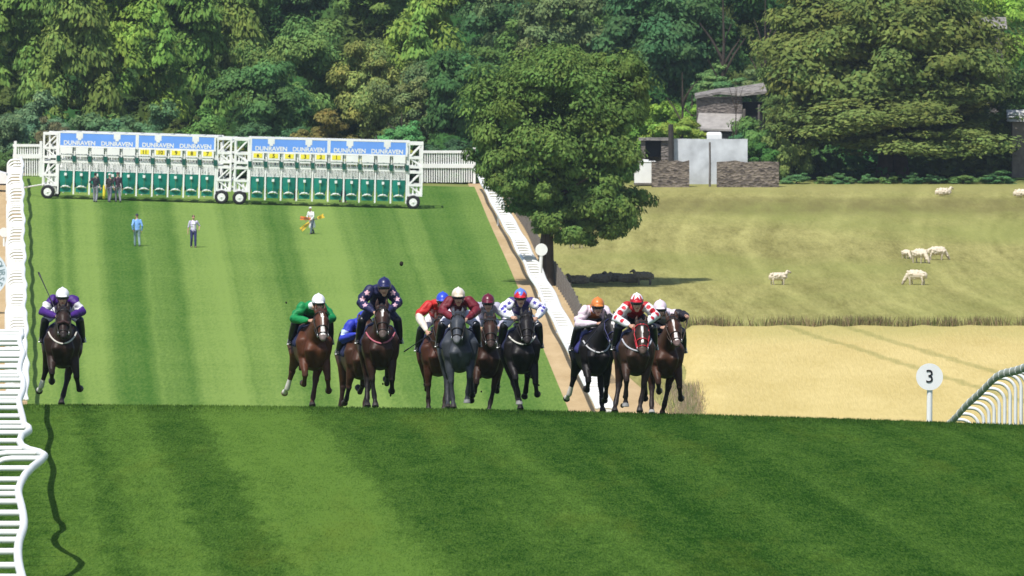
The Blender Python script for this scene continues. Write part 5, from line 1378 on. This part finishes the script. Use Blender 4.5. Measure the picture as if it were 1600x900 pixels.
    g.build('goggles', pmat('goggle_lens', (.02, .02, .024), .15, .05, 4, spec=.7), root, smooth=True)
    if cfg.get('chin', True): MB().tube([q(-.082, .0, .01), q(-.062, -.03, -.075), q(0, -.06, -.105), q(.062, -.03, -.075), q(.082, .0, .01)], .008, 6).build('chin_strap', LEATHER, root, smooth=True)
    # reins from bit to hands belong to the bridle
    for k, (bt_, a) in enumerate(zip(H['bit'], arms)):
        e = a[2] + (a[2]-a[1])/np.linalg.norm(a[2]-a[1])*.085; mid = (bt_ + e)/2 + A(0, 0, -.05)
        MB().tube([bt_, mid, e, e + A((.04 if k == 0 else -.04), .10, -.12)], .0095, 6).build('rein', H['bm'], H['bridle'], smooth=True)
    return root, arms
def whip(jr, arms, k, tip, label):
    a = arms[k]; d = (a[2]-a[1])/np.linalg.norm(a[2]-a[1]); h = a[2] + d*.09 + A(0, 0, -.015); t = A(*tip); u = (t-h)/np.linalg.norm(t-h)
    o = thing('whip', label, 'whip', jr.location, jr.rotation_euler.z, 'whips carried by jockeys'); o.scale = jr.scale
    MB().tube([h - u*.09, h + u*.10], [.016, .014], 7).build('handle', LEATHER, o, smooth=True)
    MB().tube([h + u*.10, h + u*.5*np.linalg.norm(t-h), t], [.010, .009, .012], 6).build('shaft', LEATHER, o, smooth=True)
    MB().tube([t - u*.02, t + u*.10], [(.018, .012)]*2, 6).build('flap', LEATHER, o, smooth=True)

GH = 'racehorses galloping towards the camera'; GJ = 'jockeys riding in the race'
WH = (.76, .75, .77)
BAYPT = (.012, .010, .010)
RUN = [
 # 1 lone leader at the left
 dict(px=97, d=200.6, h='dark bay horse with pale breast girth galloping alone at the far left', coat=(.040, .021, .015), pt=BAYPT,
  hc=dict(fl=('fold', -.16), fr=('lift', .26), hl=('trail', -.34), hr=('under', -.02), girth=(1.17, 1.46, (.55, .52, .47)), socks={'hl': .76}, hdx=.01, sheepskin=(.05, .025, .025)),
  j='jockey in purple with white armbands and white cap riding alone at far left', jc=dict(silk=(.055, .012, .17), band=(.42, .78, WH), cap=WH, collar=(.055, .012, .17), breeches=WH, dz=.03, hy=-.05, hz=-.02)),
 # 2 chestnut
 dict(px=487, d=201.5, h='chestnut horse with bold white blaze and one white sock', coat=(.125, .042, .018), pt=(.055, .024, .014),
  hc=dict(fl=('fold', -.15), fr=('lift', .24), hl=('trail', -.32), hr=('under', .03), socks={'hl': .72}, hoofcol={'hl': (.30, .22, .15)}, blaze=[(.14, .30, .022, .028, .008), (.28, .62, .020, .012, .015), (.60, .92, .035, .045, 0)], hdx=.05, hair=(.05, .02, .012), muzzle=(.25, .2, .19), heading=R(4)),
  j='jockey in shiny green silks with white cap on the chestnut horse', jc=dict(silk=(.005, .21, .055), cap=WH, collar=WH, breeches=(.02, .022, .05), dz=-.06, hx=.08, hy=-.06)),
 # 3 behind, blue
 dict(px=561, d=209, h='bay horse with black bandaged leg, mostly hidden behind the navy starred jockey', coat=(.085, .034, .017), pt=(.03, .016, .012),
  hc=dict(fl=('back', -.22), fr=('stance', .05), hl=('swing', -.24), hr=('lift', .1), bandage=['fl'], hdx=-.03, hdz=.10, roll=R(-7), bridle=(.10, .07, .05), heading=R(5), ear=-.5),
  j='jockey in royal blue silks with pale armband, hidden behind the navy starred jockey', jc=dict(silk=(.028, .045, .42), band=(.5, .85, (.55, .66, .80)), cap=(.03, .045, .4), breeches=(.02, .02, .04), dz=-.17, hx=.03, elbow=((-.35, -.2, 1.72), (.35, -.2, 1.72)))),
 # 4 navy stars
 dict(px=593, d=202, h='dark bay horse with white star and pink breast girth beneath the navy starred jockey', coat=(.056, .025, .016), pt=BAYPT,
  hc=dict(fl=('straight', -.10), fr=('lift', .17), hl=('under', -.22), hr=('lift', .13), girth=(1.20, 1.46, (.42, .12, .16)), blaze=[(.10, .40, .030, .014, 0)], hdz=.03, ear=.4, muzzle=(.12, .09, .08), s=1.03, hdx=.0),
  j='tallest jockey in navy silks with pale pink stars on the sleeves', jc=dict(silk=(.014, .016, .062), cap=(.016, .018, .085), breeches=(.018, .02, .045), dz=.22, hx=.07, hz=-.02, elbow=((-.36, -.20, 1.78), (.34, -.20, 1.78)), marks=[(.30, .05, .058, (.72, .42, .48), 'star'), (.78, .05, .060, (.74, .46, .52), 'star'), (1.32, .05, .055, (.70, .42, .5), 'star')])),
 # 5 red with cream forearms
 dict(px=684, d=207, h='reddish bay horse with narrow white blaze, left of the grey horse', coat=(.095, .032, .016), pt=(.022, .014, .011),
  hc=dict(fl=('stance', -.20), fr=('straight', .10), hl=('lift', -.13), hr=('trail', .2), hdz=.02, blaze=[(.12, .52, .020, .016, 0), (.52, .66, .03, .02, 0)], socks={}, muzzle=(.16, .13, .12)),
  j='jockey in bright red silks with cream forearms and royal blue cap', jc=dict(silk=(.48, .018, .014), lower=(.72, .64, .54), cap=(.03, .07, .52), cap2=(.5, .55, .75), capmark='band', breeches=WH, dz=.13, hx=.08, elbow=((-.38, -.22, 1.82), (.30, -.2, 1.80)), hands=((-.24, -.55, 1.55), (.2, -.6, 1.6)))),
 # 6 grey
 dict(px=717, d=202.6, h='dark iron grey horse in the middle of the central bunch', coat=(.078, .088, .108), pt=(.035, .038, .045),
  hc=dict(fl=('straight', -.13), fr=('low', .13), hl=('under', -.2), hr=('trail', .24), hdx=-.07, yaw=R(-6), hair=(.03, .032, .038), muzzle=(.16, .16, .17), hoofcol={'fr': (.22, .22, .22)}),
  j='jockey in maroon silks with cream cap on the grey horse', jc=dict(silk=(.15, .012, .022), cap=(.62, .53, .40), cap2=(.70, .64, .55), capmark='star', collar=(.55, .48, .38), breeches=(.66, .66, .76), dz=.11, hx=-.03, elbow=((-.33, -.22, 1.84), (.34, -.22, 1.84)))),
 # 7 silver grey silks
 dict(px=761, d=207.5, h='brown bay horse behind the gap between the grey horse and the black horse', coat=(.060, .027, .017), pt=(.016, .012, .011),
  hc=dict(fl=('fold', -.22), fr=('stance', .02), hl=('trail', -.2), hr=('lift', .2), hdx=.0, hdz=.04, bridle=(.02, .016, .014), muzzle=(.05, .035, .03)),
  j='jockey in silver lilac silks with maroon cap', jc=dict(silk=(.42, .40, .50), cap=(.12, .008, .024), breeches=(.55, .54, .62), dz=.14, hx=.0, elbow=((-.40, -.2, 1.80), (.40, -.2, 1.80)), hands=((-.2, -.5, 1.66), (.2, -.5, 1.66)))),
 # 8 black, white sleeves with blue stars
 dict(px=814, d=202, h='black horse with pale breast girth under the jockey in red and blue cap', coat=(.018, .015, .016), pt=(.010, .009, .010),
  hc=dict(fl=('low', -.06), fr=('lift', .24), hl=('under', .0), hr=('trail', .1), girth=(1.27, 1.50, (.60, .58, .52)), hoofcol={'fl': (.3, .29, .28)}, hdx=.04, hdz=.01),
  j='jockey with white sleeves carrying blue stars and a red and blue cap', jc=dict(silk=(.055, .035, .18), sleeve=(.74, .74, .80), cap=(.55, .015, .03), cap2=(.10, .20, .62), capmark='star', breeches=WH, dz=.11, hx=-.03, elbow=((-.37, -.24, 1.86), (.42, -.2, 1.88)), hands=((-.20, -.66, 1.76), (.26, -.62, 1.74)), marks=[(.28, .0, .048, (.06, .05, .34), 'star'), (.62, .25, .05, (.06, .05, .34), 'star'), (.95, .1, .05, (.06, .05, .34), 'star'), (1.3, .1, .045, (.06, .05, .34), 'star')])),
 # 9 black, orange cap
 dict(px=928, d=203.4, h='black horse with white diamond on the brow beside the white rail', coat=(.015, .013, .014), pt=(.010, .009, .010),
  hc=dict(fl=('fold', -.14), fr=('back', .17), hl=('trail', -.30), hr=('under', .2), girth=(1.16, 1.46, (.50, .50, .52)), socks={'hl': .74}, blaze=[(.16, .32, .012, .040, 0), (.30, .36, .035, .012, 0), (.36, .6, .007, .005, .004)], hdx=.17, yaw=R(5), bridle=(.03, .03, .10), cloth=(.05, .05, .2), heading=R(4)),
  j='jockey in pale pink silks with orange panels and orange cap', jc=dict(silk=(.74, .62, .69), panel=(.13, (.42, .13, .03)), cap=(.62, .19, .035), breeches=(.015, .015, .02), dz=-.0, hx=.02, elbow=((-.34, -.24, 1.76), (.36, -.24, 1.76)), hands=((-.0, -.62, 1.74), (.2, -.62, 1.72)))),
 # 10 dark bay, red bridle
 dict(px=993, d=200.8, h='dark brown horse wearing a red bridle in front of the right hand bunch', coat=(.066, .034, .021), pt=(.018, .013, .011),
  hc=dict(fl=('low', -.22), fr=('straight', .05), hl=('under', -.38), hr=('trail', .2), girth=(1.18, 1.42, (.42, .42, .46)), blaze=[(.16, .5, .020, .012, .0), (.5, .72, .012, .018, 0)], bridle=(.45, .02, .03), hdz=-.12, hdx=.04, hoofcol={'fl': (.34, .33, .32)}, muzzle=(.11, .075, .06), pitch=R(4)),
  j='jockey in red with red spotted white sleeves and a red and white cap', jc=dict(silk=(.45, .012, .02), sleeve=(.74, .72, .74), cap=(.48, .012, .025), cap2=(.78, .76, .77), capmark='quarter', breeches=(.02, .02, .028), dz=.05, hx=-.0, elbow=((-.38, -.24, 1.80), (.38, -.24, 1.86)), hands=((-.14, -.6, 1.66), (.16, -.62, 1.7)), marks=[(.22, .1, .050, (.5, .015, .03), 'spot'), (.60, .1, .058, (.5, .015, .03), 'spot'), (1.02, .1, .052, (.5, .015, .03), 'spot'), (1.45, .1, .045, (.5, .015, .03), 'spot')])),
 # 11 bay with blaze on the right
 dict(px=1039, d=205, h='bay horse with white stripe and pale nose, rightmost in the race', coat=(.092, .038, .020), pt=(.024, .015, .012),
  hc=dict(fl=('fold', -.10), fr=('lift', .24), hl=('under', -.24), hr=('swing', .0), hdx=.07, hdz=.05, roll=R(-8), blaze=[(.10, .34, .022, .012, 0), (.34, .62, .010, .010, 0), (.62, .9, .030, .034, .005)], hoofcol={'hl': (.34, .33, .32)}, bridle=(.05, .03, .02), muzzle=(.2, .14, .13)),
  j='jockey with black sleeves and pale pink cap crouching low, rightmost in the race', jc=dict(silk=(.70, .60, .66), sleeve=(.018, .016, .022), cap=(.76, .62, .68), breeches=(.02, .02, .025), dz=-.02, hx=-.12, hz=.02, elbow=((-.35, -.22, 1.78), (.36, -.22, 1.98)), hands=((-.1, -.62, 1.72), (.40, -.52, 1.93)))),
]
JK = []
for e in RUN:
    hr, info = horse(e['px'], e['d'], e['h'], e['coat'], e['pt'], e['hc'], GH)
    JK.append(jockey(info, e['j'], e['jc'], GJ))
whip(JK[0][0], JK[0][1], 0, (-.42, .05, 2.42), 'black whip raised behind the shoulder of the lone purple jockey')
whip(JK[4][0], JK[4][1], 0, (-.60, -.35, 1.22), 'dark whip pointing down left from the jockey in bright red')
whip(JK[8][0], JK[8][1], 0, (-.28, -1.1, 1.36), 'whip held across the neck of the black horse with the white diamond')
whip(JK[7][0], JK[7][1], 0, (-.72, -.75, 1.74), 'whip held level by the jockey with blue stars on white sleeves')
# clods of turf thrown up by the hooves
CL = pmat('dark_soil', (.022, .020, .012), .95, .3, 20)
rc = random.Random(4)
def clod(p, s, lab, grp=None):
    mb = MB(); mb.ball((0, 0, 0), (s, s*.8, s*1.2), 7, 5)
    for i in range(4): mb.ball((rc.uniform(-s, s)*.6, rc.uniform(-s, s)*.6, rc.uniform(-s, s)*.8), s*.55, 6, 4)
    me = remesh(mb, s*.3, 1, 'clod'); o = obj('turf_clod', me, CL); o.location = p; tag(o, lab, 'clod', grp)
clod(pt(627, 412, 212), .045, 'dark clod of turf flying high above the jockeys')
for (px, py, s) in [(447, 473, .02), (663, 600, .02), (668, 622, .025), (830, 590, .02), (842, 602, .018), (598, 600, .02), (610, 618, .022), (452, 545, .018), (975, 620, .03), (972, 634, .04), (752, 612, .018), (128, 632, .02)]:
    clod(pt(px, py, 203 + rc.uniform(-1, 2)), s, 'small dark clod of turf kicked up behind the galloping hooves', 'small clods kicked up by the hooves')

# ------------------------------------------------------------------ summer haze over the valley
hm = bpy.data.materials.new('haze_air'); hm.use_nodes = True; hn_ = hm.node_tree.nodes; hn_.remove(hn_['Principled BSDF'])
pv = hn_.new('ShaderNodeVolumePrincipled'); pv.inputs['Color'].default_value = (.74, .86, 1, 1); pv.inputs['Density'].default_value = HAZE; pv.inputs['Anisotropy'].default_value = .2
hm.node_tree.links.new(pv.outputs[0], hn_['Material Output'].inputs['Volume'])
o = MB().box((0, 395, 16), (560, 860, 38)).build('haze', hm); tag(o, 'thin summer haze filling the valley', 'haze', kind='stuff')
